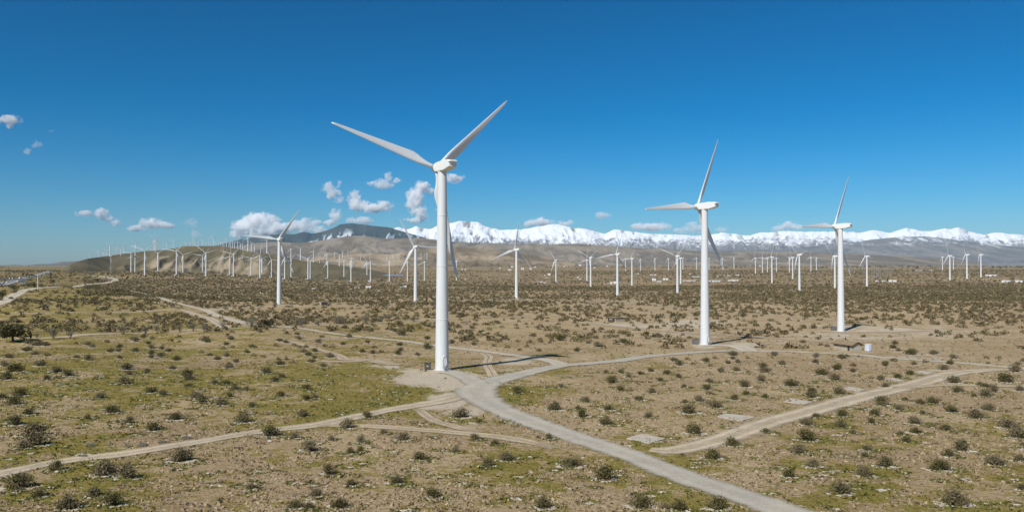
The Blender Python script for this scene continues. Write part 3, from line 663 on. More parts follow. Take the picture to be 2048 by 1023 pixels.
def nacelle_me(name, detail=True):
    # side outline along local y (forward +), z about the hub height; widened in the middle, rounded edges by inset rings
    prof = [(1.9, -1.05), (1.9, .80), (1.5, 1.0), (-1.6, 1.20), (-2.1, 1.25), (-4.3, 1.12), (-5.3, .86), (-5.35, .64), (-4.8, .55), (-4.8, -.42), (-4.2, -.68), (-2.4, -1.05)]
    vs = []; fs = []
    ring = [(-1.08, .90), (-1.0, .97), (-.85, 1.0), (.85, 1.0), (1.0, .97), (1.08, .90)] if detail else [(-1.05, 1), (1.05, 1)]
    np_ = len(prof)
    for x, s in ring:
        for y, z in prof: vs.append((x, (y + 1.5) * (0.02 + 0.98 * s) - 1.5, (z - .05) * s + .05))
    for i in range(len(ring) - 1):
        for j in range(np_): fs.append((i * np_ + j, i * np_ + (j + 1) % np_, (i + 1) * np_ + (j + 1) % np_, (i + 1) * np_ + j))
    fs.append(tuple(range(np_))); fs.append(tuple(range((len(ring)) * np_ - 1, (len(ring) - 1) * np_ - 1, -1)))
    me = mesh(name, vs, fs, M['nacelle'], False)
    bm = bmesh.new(); bm.from_mesh(me); bmesh.ops.recalc_face_normals(bm, faces=bm.faces); bm.to_mesh(me); bm.free()
    return me
def tower_me(name, n, seams=True, k=1.0):
    H = HUBH - 1.0
    r = lambda z: k * (1.52 + (0.98 - 1.52) * z / H)
    pr = [(r(0) + .10, 0), (r(0) + .10, .25), (r(.3), .3)]
    if seams:
        for z in (11.2, 23.0, 34.2):
            pr += [(r(z) , z - .12), (r(z) + .045, z - .08), (r(z) + .045, z + .08), (r(z), z + .12)]
    pr += [(r(H), H - .3), (r(H) + .06, H - .25), (r(H) + .06, H)]
    me = MB().lathe(pr, n).me(name, M['white'], True)
    try:
        me.set_sharp_from_angle(angle=R(40))
    except Exception: pass
    return me
def hub_me(name, n):
    b = MB()
    prof = [(0.85, -0.75), (1.0, -0.4), (1.05, 0.2), (0.95, 0.7), (0.65, 1.15), (0.25, 1.4), (0.03, 1.45)]
    b.lathe(prof, n); b.v = [(x, z, y) for x, y, z in b.v]; b.f = [f[::-1] for f in b.f]
    return b.me(name, M['nacelle'], True)
LOD = {}
for key, nt_, nb, nrr, nh in (('hi', 48, 18, 14, 20), ('lo', 12, 8, 5, 8)):
    LOD[key] = dict(tower=tower_me('tower_shell', nt_, key == 'hi'), nacelle=nacelle_me('nacelle_shell', key == 'hi'), hub=hub_me('hub_shell', nh), blade=blade_me('blade_shell', nb, nrr))
LOD['far'] = dict(LOD['lo'], tower=tower_me('tower_shell', 10, False, 1.5))
# darker old lattice machines keep the same head on an open frame
def lattice_tower_me():
    b = MB(); H = HUBH - 1
    for k in range(4):
        a = R(45 + 90 * k)
        b.tube((2.2 * math.cos(a), 2.2 * math.sin(a), 0), (.55 * math.cos(a), .55 * math.sin(a), H), .2, .16, 4)
    nlev = 9
    for l in range(nlev):
        z0, z1 = H * l / nlev, H * (l + 1) / nlev
        w0, w1 = 2.2 + (.55 - 2.2) * l / nlev, 2.2 + (.55 - 2.2) * (l + 1) / nlev
        for k in range(4):
            a, c = R(45 + 90 * k), R(135 + 90 * k)
            b.tube((w0 * math.cos(a), w0 * math.sin(a), z0), (w1 * math.cos(c), w1 * math.sin(c), z1), .1, .1, 3)
            b.tube((w1 * math.cos(a), w1 * math.sin(a), z1), (w1 * math.cos(c), w1 * math.sin(c), z1), .09, .09, 3)
    return b.me('lattice_tower', M['steel'])
LAT = lattice_tower_me()
ORD = 'first second third fourth fifth sixth seventh eighth ninth tenth eleventh twelfth thirteenth fourteenth fifteenth sixteenth seventeenth eighteenth nineteenth twentieth'.split()
def ordinal(n):
    if n <= 20: return ORD[n - 1]
    tens = {2: 'twenty', 3: 'thirty', 4: 'forty', 5: 'fifty', 6: 'sixty'}[n // 10]
    return tens + ('ieth' if n % 10 == 0 else '-' + ORD[n % 10 - 1]) if n % 10 else tens[:-1] + 'ieth'
from mathutils import Vector
TREES = []
for nm in ('desert_ground', 'eroded_hill', 'tan_foothills', 'brown_foothills'):
    me = bpy.data.objects[nm].data
    TREES.append(BVHTree.FromPolygons([v.co.copy() for v in me.vertices], [tuple(p.vertices) for p in me.polygons]))
def turbine(loc, s, phi, yaw, lod, label, group, lattice=False):
    t = empty('wind_turbine', loc, yaw, s)
    tag(t, label, 'wind turbine', group)
    L = LOD[lod]
    tw = obj('tower', LAT if lattice else L['tower'], t)
    obj('nacelle', L['nacelle'], t, (0, 0, HUBH))
    obj('rotor_hub', L['hub'], t, (0, OVER, HUBH))
    for k in range(3):
        b = obj('blade', L['blade'], t, (0, OVER, HUBH)); b.rotation_euler = (0, R(phi + 120 * k), 0)
    return t, tw
YAW = R(33.4)
placed = []
def put(px, by, hy_, phi, lod, label, group, yaw=0.0, hill=False, lattice=False, far=None):
    hpx = by - hy_
    if far == 'cast':
        ux, uz = ray(px, by); dv = Vector((float(ux), 1.0, float(uz))).normalized(); hits = []
        for tr_ in TREES:
            h_ = tr_.ray_cast(Vector((0, 0, CAMZ)), dv)
            if h_[0] is not None: hits.append(h_[0])
        loc = tuple(min(hits, key=lambda v: v.y))
    elif far is not None:
        ux, _z = ray(px, by); uh, zh = ray(px, hy_); zz = float(np.maximum(hill_z([ux * far], [far])[0], ground([ux * far], [far]))[0]); loc = (float(ux) * far, far, zz)
        hpx = (CAMZ + float(zh) * far - zz) * F / far
    else:
        loc = at1(px, by, hill)
    s = hpx / F * loc[1] / HUBH
    if s < 0.28: s = 0.28
    t = turbine((loc[0], loc[1], loc[2] - 0.05 * s), s, phi, YAW + R(yaw), lod, label, group, lattice)
    placed.append((loc[0], loc[1], loc[2], s))
    return t, loc, s
GN = 'wind turbines standing on the desert plain'
near_lab = ['largest white wind turbine, beside the bend of the grey gravel road', 'second largest white wind turbine, above the gravel road to the right of the largest one', 'third largest white wind turbine, standing behind the tan hut with a brown roof edge']
mid_lab = ['white wind turbine with one blade raised right, in front of the eroded hill', 'white wind turbine just left of the largest turbine\'s tower, one blade level', 'lone white turbine with blades in a Y, right of the largest turbine',
  'small white turbine by the little substation, below the snowy peaks', 'front one of a close pair of white turbines with raised V blades', 'rear one of the close pair of small white turbines with V blades',
  'white turbine with upright blade, nearer one right of the V-bladed pair', 'small white turbine standing right behind the upright-bladed mid-plain turbine', 'nearer white turbine of the overlapping pair just left of the second largest turbine', 'farther white turbine of the overlapping pair just left of the second largest turbine',
  'white turbine with a dark blade raised left, midway between the second and third largest', 'white turbine standing left of the one with a dark raised blade', 'small white turbine right behind the one with a dark raised blade', 'white turbine almost hidden behind the third largest turbine\'s tower',
  'white turbine with one blade hanging down left, beside the pole substation', 'nearest of the three white turbines grouped by the pale sheds far right', 'middle one of the three white turbines grouped by the pale sheds far right', 'rightmost white turbine of all, by the long white shed']
foot = None
for i, t in enumerate(NEAR):
    (T_, tw), loc, s = put(t[0], t[1], t[2], t[3], 'hi', near_lab[i], 'three large wind turbines', yaw=(0, 5.5, 4.5)[i])
    # door, foundation ring, steps and a transformer cabinet
    b = MB()
    ang = R(-62) - T_.rotation_euler.z
    n = 20
    pts = []
    for rr, dd in ((1.0, .02), (1.0, .10), (.80, .10), (.80, .05)):
        for k in range(n):
            a = 2 * math.pi * k / n
            lx, lz = .55 * rr * math.cos(a), 1.25 * rr * math.sin(a) + 2.1
            rad = 1.5 + dd - lz * .0123
            th = ang + lx / rad
            pts.append((rad * math.cos(th), rad * math.sin(th), lz))
    fs = []
    for j in range(3):
        for k in range(n): fs.append((j * n + k, j * n + (k + 1) % n, (j + 1) * n + (k + 1) % n, (j + 1) * n + k))
    b.add(pts, fs, 0); b.add(pts[3 * n:], [tuple(range(n))], 0)
    obj('door', b.me('door', [M['white'], M['greycab']], True), tw)
    b = MB()
    for k in range(4): b.box((math.cos(ang) * (1.75 + .28 * k), math.sin(ang) * (1.75 + .28 * k), .78 - .22 * k), (.28, .9, .05), 0, ang)
    for sgn in (-1, 1):
        px_, py_ = -math.sin(ang) * .46 * sgn, math.cos(ang) * .46 * sgn
        b.tube((math.cos(ang) * 1.55 + px_, math.sin(ang) * 1.55 + py_, .85), (math.cos(ang) * 2.75 + px_, math.sin(ang) * 2.75 + py_, 0), .05, .05, 5)
        b.tube((math.cos(ang) * 1.65 + px_, math.sin(ang) * 1.65 + py_, 1.8), (math.cos(ang) * 2.7 + px_, math.sin(ang) * 2.7 + py_, 1.0), .03, .03, 5)
        b.tube((math.cos(ang) * 1.65 + px_, math.sin(ang) * 1.65 + py_, .8), (math.cos(ang) * 1.65 + px_, math.sin(ang) * 1.65 + py_, 1.8), .03, .03, 5)
        b.tube((math.cos(ang) * 2.7 + px_, math.sin(ang) * 2.7 + py_, 0), (math.cos(ang) * 2.7 + px_, math.sin(ang) * 2.7 + py_, 1.0), .03, .03, 5)
    obj('steps', b.me('steps', M['steel']), T_)
    obj('foundation', MB().lathe([(2.15, -.6), (2.15, .10), (2.05, .16), (1.6, .17)], 32).me('foundation', M['concrete']), T_)
    if i < 2:
        b = MB(); b.tube((0, -4.4, 1.0), (0, -4.4, 2.1), .035, .02, 5); b.tube((-.3, -4.4, 1.9), (.3, -4.4, 1.9), .02, .02, 5)
        obj('wind_vane', b.me('wind_vane', M['steel']), T_, (0, 0, HUBH))
for i, t in enumerate(MID):
    put(t[0], t[1], t[2], t[3], 'hi' if i < 4 else 'lo', mid_lab[i], GN, yaw=random.uniform(-6, 6))
def rest(lst, text, group, lod='lo', hill=False, far=None):
    order = sorted(range(len(lst)), key=lambda i: lst[i][0])
    for n_, i in enumerate(order):
        t = lst[i]; lat = len(t) > 4
        phi = t[3] if len(t) > 3 and t[3] is not None else random.uniform(0, 120)
        put(t[0], t[1], t[2], phi, lod, text % ordinal(n_ + 1) if not lat else ('grey lattice-towered turbine, ' + ordinal(1 + sum(len(lst[j]) > 4 for j in order[:n_])) + ' such from the left before the hill'), group, random.uniform(-9, 9), hill, lat, far)
rest(PLAIN, 'white turbine, %s from the left in the line along the hill\'s foot', 'turbines lined along the foot of the hill')
rest(FARROW, 'tiny white turbine, %s from the left in the far row across the plain', 'far row of turbines on the plain')
rest(CREST, 'tiny white turbine, %s from the left on the eroded hill', 'turbines on the eroded hill', 'far', hill=True)
rest(TAN, 'tiny white turbine, %s from the left before the tan foothills', 'turbines before the tan foothills', 'far', far='cast')
rest([(x, 492 + random.uniform(-1, 1) + (4 if x > 475 else 0), 484 + random.uniform(-1.5, 1.5) + (3 if x > 475 else 0)) for x in COMB], 'minute white turbine, %s from the left in the crowd behind the hill crest', 'crowd of turbines behind the hill crest', 'far', far=3350.0)

# ------------------------------------------------------------------ cabinets, pads, huts and other things on the plain
def cabinet(px, by, w_, h_, d_, mat, label, rz=0.1, notice=False):
    X, Y, Z = at1(px, by)
    r = empty('transformer_cabinet', (X, Y, Z), rz); tag(r, label, 'cabinet', 'transformer cabinets beside towers')
    obj('plinth', MB().box((0, 0, .02), (w_ + .3, d_ + .3, .2)).me('plinth', M['concrete']), r)
    obj('body', MB().box((0, 0, .12 + h_ / 2), (w_, d_, h_)).me('body', M[mat]), r)
    obj('lid', MB().box((0, 0, .12 + h_ + .04), (w_ + .1, d_ + .1, .08)).me('lid', M[mat]), r)
    for sx in (-1, 1):
        dr = obj('door', MB().box((sx * w_ * .245, -d_ / 2 - .02, .12 + h_ * .48), (w_ * .46, .04, h_ * .86)).me('door', M[mat]), r)
        obj('handle', MB().box((sx * w_ * .06, -d_ / 2 - .06, .12 + h_ * .5), (.04, .05, .22)).me('handle', M['steel']), dr)
    if notice: obj('notice', MB().box((-.08, -d_ / 2 - .055, .12 + h_ * .58), (.28, .02, .18)).me('notice', M['boxwhite']), r)
cabinet(855.5, 739.5, 1.45, 1.45, 1.0, 'cabinet', 'brown transformer cabinet beside the largest turbine\'s tower', 0.12, True)
cabinet(1391, 688.5, 1.9, 1.45, 1.2, 'greycab', 'grey transformer cabinet beside the second largest turbine\'s tower')
cabinet(1667.5, 661, 2.2, 1.6, 1.2, 'greycab', 'dark grey transformer cabinet beside the third largest turbine\'s tower')
pads = [([(1253, 877), (1299, 886.5), (1331, 877.5), (1284, 869.5)], 'the concrete pad beside the gravel road'), ([(1434, 833), (1479, 843), (1511, 834), (1454, 828)], 'the second concrete pad from the gravel road'),
        ([(1566, 803), (1608, 808.5), (1626, 804), (1582, 798)], 'the third concrete pad from the gravel road'), ([(1683, 776.5), (1716, 782.5), (1732, 779), (1698, 773)], 'the fourth concrete pad from the gravel road'),
        ([(1770, 758), (1798, 762.5), (1810, 760), (1783, 756)], 'the fifth concrete pad from the gravel road'), ([(1826, 743), (1855, 746.5), (1870, 744.5), (1842, 741.5)], 'the sixth concrete pad from the gravel road')]
pad_c = []
for quad, ph in pads:
    q = np.array(quad, float); X, Y, Z = at(q[:, 0], q[:, 1]); cx, cy = X.mean(), Y.mean()
    z = float(gz(X, Y).max()) + .06
    v = [(x - cx, y - cy, -.5) for x, y in zip(X, Y)] + [(x - cx, y - cy, .0) for x, y in zip(X, Y)]
    me = mesh('concrete_pad', v, [(3, 2, 1, 0), (4, 5, 6, 7), (0, 1, 5, 4), (1, 2, 6, 5), (2, 3, 7, 6), (3, 0, 4, 7)], M['concrete'])
    bm = bmesh.new(); bm.from_mesh(me); bmesh.ops.recalc_face_normals(bm, faces=bm.faces); bm.to_mesh(me); bm.free()
    o = obj('concrete_pad', me, None, (cx, cy, z))
    tag(o, 'old flat concrete pad, %s one out from the gravel road along the dirt track' % ORD[len(pad_c)], 'concrete pad', 'old concrete pads along the dirt track')
    pad_c.append((cx, cy, ph))

def hut(name, c0, c1, c2, h, rise, label, wallm, roofm, openings, cat='hut', over=.5):
    """c0,c1: feet of the front wall, c2: far foot of the right gable"""
    P = [at1(*c) for c in (c0, c1, c2)]
    a = np.array(P[0][:2]); b = np.array(P[1][:2]); L = np.linalg.norm(b - a); ux = (b - a) / L
    n = np.array([-ux[1], ux[0]]); Wd = max(abs(np.dot(np.array(P[2][:2]) - b, n)), 2.5)
    z = min(p[2] for p in P); rz = math.atan2(ux[1], ux[0])
    r = empty(name, (a[0], a[1], z), rz); tag(r, label, cat)
    m = MB()
    th = .18
    m.add([(0, 0, -.3), (L, 0, -.3), (L, Wd, -.3), (0, Wd, -.3), (0, 0, h), (L, 0, h), (L, Wd, h), (0, Wd, h), (0, Wd / 2, h + rise), (L, Wd / 2, h + rise)],
          [(0, 1, 5, 4), (2, 3, 7, 6), (1, 2, 6, 9, 5), (3, 0, 4, 8, 7), (4, 5, 9, 8), (6, 7, 8, 9)])
    obj('wall', m.me('wall', M[wallm]), r)
    m = MB(); k = rise / (Wd / 2); e = over
    for s in (0, 1):
        y0, y1 = (-e, Wd / 2) if s == 0 else (Wd + e, Wd / 2)
        z0, z1 = h - e * k + .05, h + rise + .05
        vs = [(-e, y0, z0), (L + e, y0, z0), (L + e, y1, z1), (-e, y1, z1)]
        vs += [(x, y, zz + .14) for x, y, zz in vs]
        fs = [(3, 2, 1, 0), (4, 5, 6, 7), (0, 1, 5, 4), (1, 2, 6, 5), (2, 3, 7, 6), (3, 0, 4, 7)]
        m.add(vs, fs if s == 0 else [f[::-1] for f in fs])
    rf = obj('roof', m.me('roof', M[roofm]), r)
    m = MB()
    m.add([(-e, -e - .03, h - e * k + .0), (L + e, -e - .03, h - e * k + .0), (L + e, -e - .03, h - e * k + .2), (-e, -e - .03, h - e * k + .2), (-e, -e, h - e * k), (L + e, -e, h - e * k), (L + e, -e, h - e * k + .2), (-e, -e, h - e * k + .2)],
          [(0, 1, 2, 3), (7, 6, 5, 4), (0, 4, 5, 1), (2, 6, 7, 3)])
    for y0, y1, z0, z1 in ((-e, Wd / 2, h - e * k, h + rise), (Wd / 2, Wd + e, h + rise, h - e * k)):
        m.add([(L + e + .03, y0, z0), (L + e + .03, y1, z1), (L + e + .03, y1, z1 + .2), (L + e + .03, y0, z0 + .2)], [(0, 1, 2, 3)])
    obj('fascia', m.me('fascia', M['fascia']), rf)
    for nm, x0, x1, z0, z1 in openings:
        m = MB(); x0, x1 = x0 * L, x1 * L
        m.box(((x0 + x1) / 2, -.02, (z0 + z1) / 2), (x1 - x0, .10, z1 - z0), 0)
        op = obj(nm, m.me(nm, M['opening_shade']), r)  # dark slab on the closed wall, standing in for the shaded inside
        m = MB(); f = .08
        for c, d in ((((x0 + x1) / 2, -.06, z1 + f / 2), (x1 - x0 + 2 * f, .14, f)), ((x0 - f / 2, -.06, (z0 + z1) / 2), (f, .14, z1 - z0)), ((x1 + f / 2, -.06, (z0 + z1) / 2), (f, .14, z1 - z0))): m.box(c, d)
        obj('frame', m.me('frame', M['fascia']), op)
    return r, L, Wd
HUT, hl, hw = hut('stucco_hut', (1667, 697.5), (1704, 702), (1715.5, 699.6), 1.9, .85, 'tan stucco hut with a low pitched roof beside the gravel road', 'stucco', 'roof', [('vent', .16, .24, 1.35, 1.75), ('vent', .55, .63, 1.35, 1.75), ('doorway', .79, .87, 0.0, 1.8)])
m = MB()
for x, zc, w_, h_ in ((1.0, .75, .5, .35), (1.5, .7, .35, .5), (1.9, .8, .45, .3), (2.3, .68, .3, .42)): m.box((hl + .02, x, zc), (.03, w_, h_))
obj('paint_smear', m.me('paint_smear', M['bluepaint']), HUT)
hut('ruined_hut', (1214, 642), (1231, 643.5), (1237, 641.5), 1.9, .25, 'small tan hut with gaping openings on bare pale ground', 'stucco', 'roof', [('doorway', .12, .28, .05, 1.6), ('doorway', .66, .90, .05, 1.7)], over=.3)
hut('block_hut', (642, 610), (655, 610), (657, 608.6), 2.3, .12, 'dark-fronted small block hut beside the pale access track', 'stucco', 'roof', [('doorway', .08, .92, .1, 2.1)], over=.15)
hut('block_shed', (983, 599.5), (992, 600), (994, 599), 1.8, .12, 'tiny dark shed just left of the Y-bladed turbine\'s foot', 'stucco', 'roof', [('doorway', .25, .92, .1, 1.6)], over=.15)
# white cabin with blue panels
X, Y, Z = at1(1736, 701.5)
r = empty('portable_toilet', (X, Y, Z), R(8)); tag(r, 'white and pale blue portable toilet beside the tan stucco hut', 'toilet')
obj('cabin', MB().box((0, 0, 1.0), (1.25, 1.25, 1.9)).me('cabin', M['boxwhite']), r)
obj('roof', MB().box((0, 0, 2.02), (1.35, 1.35, .14)).me('roof', M['boxwhite']), r)
obj('skid', MB().box((0, 0, .02), (1.35, 1.35, .12)).me('skid', M['greycab']), r)
d_ = obj('door', MB().box((.22, -.65, 1.0), (.7, .05, 1.75)).me('door', M['boxblue']), r)
obj('handle', MB().box((-.06, -.69, 1.0), (.06, .05, .16)).me('handle', M['steel']), d_)
obj('side_panel', MB().box((.645, 0, 1.1), (.04, .95, 1.3)).me('side_panel', M['boxblue']), r)
# small timber lattice tower
X, Y, Z = at1(931.5, 661.5)
r = empty('timber_tower', (X, Y, Z), R(20)); tag(r, 'pale open timber frame tower right of the largest turbine\'s tower', 'frame tower')
for sx in (-1, 1):
    for sy in (-1, 1):
        obj('leg', MB().tube((sx * .95, sy * .95, -.3), (sx * .8, sy * .8, 4.3), .07, .06, 5).me('leg', M['wood']), r)
for k in range(4):
    a, c = R(45 + 90 * k), R(135 + 90 * k)
    mm = MB()
    for z0, z1 in ((0.1, 1.5), (1.5, 2.9), (2.9, 4.2)):
        s0, s1 = (.95 - z0 * .035) * 1.414, (.95 - z1 * .035) * 1.414
        mm.tube((s0 * math.cos(a), s0 * math.sin(a), z0), (s1 * math.cos(c), s1 * math.sin(c), z1), .045, .045, 4)
        mm.tube((s1 * math.cos(a), s1 * math.sin(a), z1), (s1 * math.cos(c), s1 * math.sin(c), z1), .045, .045, 4)
    obj('cross_brace', mm.me('cross_brace', M['wood']), r)
obj('deck', MB().box((.15, 0, 4.35), (2.2, 1.8, .08)).me('deck', M['wood']), r)
obj('rail', MB().box((.15, -.88, 4.85), (2.2, .06, .5)).box((1.2, 0, 4.85), (.06, 1.7, .5)).me('rail', M['wood']), r)

# ------------------------------------------------------------------ shrubs
def leaf_cloud(pts, size, r_, flat=0.0):
    """one small four-cornered leaf spray per point, facing anywhere"""
    n = len(pts)
    d = r_.normal(size=(n, 3)); d[:, 2] += flat; d /= np.linalg.norm(d, axis=1)[:, None]
    p = np.cross(d, r_.normal(size=(n, 3))); p /= np.linalg.norm(p, axis=1)[:, None]
    q = np.cross(d, p)
    s = size * r_.uniform(0.6, 1.5, n)[:, None]; s2 = s * r_.uniform(0.35, 0.8, n)[:, None]
    v = np.stack([pts - p * s, pts - q * s2, pts + p * s, pts + q * s2], 1).reshape(-1, 3)
    return v, np.arange(4 * n).reshape(n, 4)
def bush_points(n, r_, stems=18, spread=1.0, tall=1.0):
    az = r_.uniform(0, 2 * np.pi, stems); el = np.radians(r_.uniform(12, 88, stems)); ln = r_.uniform(0.72, 1.02, stems)
    k = r_.integers(0, stems, n); t = r_.uniform(0.30, 1.0, n) ** 0.75
    c = np.c_[np.cos(az) * np.cos(el), np.sin(az) * np.cos(el), np.sin(el) * tall] * ln[:, None]
    p = c[k] * t[:, None]
    p[:, 2] += 0.05 + 0.10 * np.sin(t * 2)
    p += r_.normal(size=(n, 3)) * np.array([.13, .13, .10]) * (0.5 + t[:, None])
    p[:, 2] = np.maximum(p[:, 2], 0.02)
    tone = np.clip(r_.random(stems)[k] * 0.6 + r_.random(n) * 0.4, 0, 1)
    return p * np.array([spread, spread, 1]), tone, c
BUSH = []
for i in range(14):
    r_ = np.random.default_rng(100 + i)
    p, tone, c = bush_points(900, r_, 24 + i % 5 * 5, 1.0, r_.uniform(0.70, 0.98))
    p[:, 0] *= r_.uniform(.85, 1.2)
    v, q = leaf_cloud(p, 0.068, r_)
    me = mesh('creosote_foliage', v, q, M['creosote']); attr(me, 'tone', np.repeat(tone, 4))
    b = MB()
    for cc in c: b.tube((cc[0] * .05, cc[1] * .05, -.1), tuple(cc * .9), .020, .008, 3, cap=False)
    BUSH.append((me, b.me('creosote_branches', M['twig'])))
GREY = []
for i in range(3):
    r_ = np.random.default_rng(300 + i)
    d = r_.normal(size=(520, 3)); d /= np.linalg.norm(d, axis=1)[:, None]; d[:, 2] = np.abs(d[:, 2])
    p = d * r_.uniform(.7, 1.0, 520)[:, None] * np.array([1, 1, .62])
    v, q = leaf_cloud(p, 0.07, r_); me = mesh('grey_foliage', v, q, M['greybush']); attr(me, 'tone', np.repeat(r_.random(520), 4))
    b = MB()
    for k in range(8):
        a = k * .785; b.tube((0, 0, -.05), (.6 * math.cos(a), .6 * math.sin(a), .4), .02, .01, 3, cap=False)
    GREY.append((me, b.me('grey_branches', M['twig'])))
BARE_B = []
for i in range(4):
    r_ = np.random.default_rng(400 + i); b = MB()
    tips = []
    for k in range(9):
        az = r_.uniform(0, 6.28); el = r_.uniform(.75, 1.4); e0 = np.array([math.cos(az) * math.cos(el), math.sin(az) * math.cos(el), math.sin(el)]) * r_.uniform(.55, .8)
        b.tube((0, 0, -.1), e0, .035, .018, 4, cap=False)
        for j in range(4):
            e1 = e0 * r_.uniform(.55, 1) ; e2 = e1 + np.array([r_.normal() * .32, r_.normal() * .32, r_.uniform(.1, .5)])
            b.tube(e1, e2, .016, .006, 3, cap=False)
            for jj in range(3):
                e3 = e2 + r_.normal(size=3) * .16 + np.array([0, 0, .1]); b.tube(e1 * .4 + e2 * .6, e3, .009, .004, 3, cap=False); tips.append(e3)
    tp = np.array(tips); tp = np.vstack([tp + r_.normal(size=tp.shape) * .07 for _ in range(3)])
    v, q = leaf_cloud(tp, .035, r_); me = mesh('sparse_foliage', v, q, M['greybush']); attr(me, 'tone', np.repeat(r_.random(len(tp)) * .5, 4))
    BARE_B.append((me, b.me('bare_branches', M['twig'])))

Q = {}
Q['r2'] = (0, 767, 4.0, [(20,120,90),(170,100,140),(120,170,150),(235,250,110),(120,335,160),(280,425,230),(310,500,190),(195,520,120),(810,120,100),(710,290,80),(905,235,130),(1035,320,120),(1230,380,140),(1210,75,110),(1310,95,80),(1410,295,140),(1570,115,110),(1620,150,120),(1780,175,120),(1845,110,70),(1880,50,70),(1970,55,70),(2020,185,70),(1955,315,180),(460,700,130),(160,850,240),(325,910,120),(850,740,230),(1030,765,200),(1460,630,210),(770,910,160),(920,980,200),(560,1010,220),(2010,850,110),(1510,25,70)])
Q['r3'] = (512, 767, 4.0, [(200,105,90),(405,130,80),(470,120,80),(410,45,80),(460,190,45),(380,265,110),(895,275,110),(730,360,140),(120,425,170),(310,440,90),(430,545,170),(605,450,70),(845,475,90),(760,560,90),(840,545,70),(1025,400,85),(1180,455,130),(1310,615,140),(1755,450,90),(1910,490,80),(1595,550,80),(2010,620,150),(1850,665,130),(590,730,140),(770,820,110),(1130,805,130),(1410,920,160),(480,905,120),(320,1000,140),(430,1010,110),(675,1000,180),(1640,275,160),(1665,215,50),(1785,310,60)])
Q['r4'] = (1024, 767, 4.0, [(40,80,100),(390,30,70),(865,55,90),(1120,75,90),(1015,135,100),(590,145,90),(340,215,150),(525,205,60),(555,270,120),(770,215,100),(1085,270,80),(745,330,120),(1375,30,60),(1550,50,90),(1575,85,60),(1380,155,70),(1495,145,100),(1415,240,170),(1620,195,130),(1860,30,110),(1870,90,70),(1775,130,90),(2020,115,70),(1460,405,160),(2025,390,80),(1755,500,140),(1600,605,150),(480,670,190),(735,775,190),(210,440,50),(295,445,80),(975,890,60),(1040,1000,200),(250,1000,180),(1220,1010,100),(1640,1010,200),(1340,1020,150)])
Q['r5'] = (1536, 767, 4.0, [(180,20,130),(930,30,80),(345,75,90),(340,115,110),(435,65,35),(565,85,120),(1505,70,110),(1690,20,80),(1740,30,70),(1735,105,140),(1800,65,100),(1640,105,60),(2005,60,80),(900,175,130),(1085,135,60),(1310,160,130),(1210,165,90),(1050,215,100),(1455,230,120),(1755,215,110),(850,255,110),(1230,245,70),(580,265,110),(375,270,80),(300,335,140),(1650,280,150),(815,320,90),(1165,325,120),(1910,360,170),(570,350,130),(20,390,60),(670,400,70),(1170,400,110),(1410,375,100),(1050,410,70),(1095,470,90),(305,460,180),(1990,440,170),(2030,495,60),(1540,540,170),(240,560,140),(780,535,100),(770,590,80),(1425,585,100),(350,670,130),(925,670,150),(1360,700,190),(1800,655,180),(2000,620,110),(155,750,130),(765,745,150),(570,890,180),(1480,980,240),(2020,850,110)])
Q['r1'] = (0, 560, 4.0, [(40,690,80),(130,735,160),(325,690,100),(385,610,60),(75,625,100),(230,570,110),(285,600,80),(455,740,110),(550,770,90),(380,800,70),(460,790,50),(50,800,120),(615,625,60),(715,645,90),(745,540,60),(705,520,80),(615,515,40),(860,500,50),(895,580,80),(950,575,70),(960,545,70),(960,630,60),(1090,575,70),(1075,480,80),(1090,495,70),(1150,465,60),(1220,475,50),(1190,515,60),(1220,550,80),(1215,595,70),(1215,625,70),(1290,620,90),(1300,555,60),(1355,575,60),(1415,645,80),(1020,720,110),(1030,760,90),(1005,835,130),(1180,745,70),(1385,715,70),(1500,770,120),(1510,805,110),(1720,830,70),(1815,835,80),(1830,705,80),(1890,660,70),(1745,640,70),(1815,615,70),(1680,610,70),(1615,585,50),(1640,490,100),(1660,500,90),(1850,480,70),(1820,450,50),(1860,425,50),(1430,460,50),(1435,500,40),(1370,490,50),(2015,540,60),(1980,585,60),(2030,610,50),(1815,520,60),(1790,555,50),(1860,545,50),(300,525,120),(375,530,70),(230,510,80)])
Q['r8'] = (400, 560, 4.0, [(240,700,80),(290,660,80),(535,745,100),(600,815,90),(655,780,70),(370,880,70),(285,870,70),(215,830,70),(120,825,80),(645,680,90),(745,665,50),(695,640,50),(630,640,50),(895,660,80),(990,695,70),(995,725,40),(870,605,70),(920,630,60),(1045,620,80),(830,580,70),(920,575,60),(800,545,50),(755,530,50),(850,540,50),(610,530,50),(690,505,60),(640,490,60),(1060,540,50),(950,505,70),(1000,535,50),(1145,520,60),(1240,545,50),(1340,505,60),(1395,545,50),(1300,580,70),(1385,590,60),(1450,580,50),(1605,570,60),(1585,600,70),(1740,605,60),(1600,525,80),(1820,555,100),(430,545,60),(430,610,60),(510,620,50),(975,460,50),(1195,460,60),(1270,410,70),(1565,415,70),(1620,445,110),(1820,475,70),(1830,375,60),(1380,365,40),(780,440,60),(790,475,70),(690,430,50)])
Q['z8'] = (780, 640, 4.448, [(555,210,70),(750,225,70),(920,235,60),(1240,205,60),(1340,200,60),(1135,195,50),(1525,185,130),(1420,205,40),(1665,280,80),(1845,240,100),(1765,210,70),(1325,280,60),(1155,275,50),(1045,250,60),(1215,240,50),(690,150,50),(1400,150,60),(1000,175,50),(320,455,30),(120,372,22),(155,368,18),(495,522,26)])
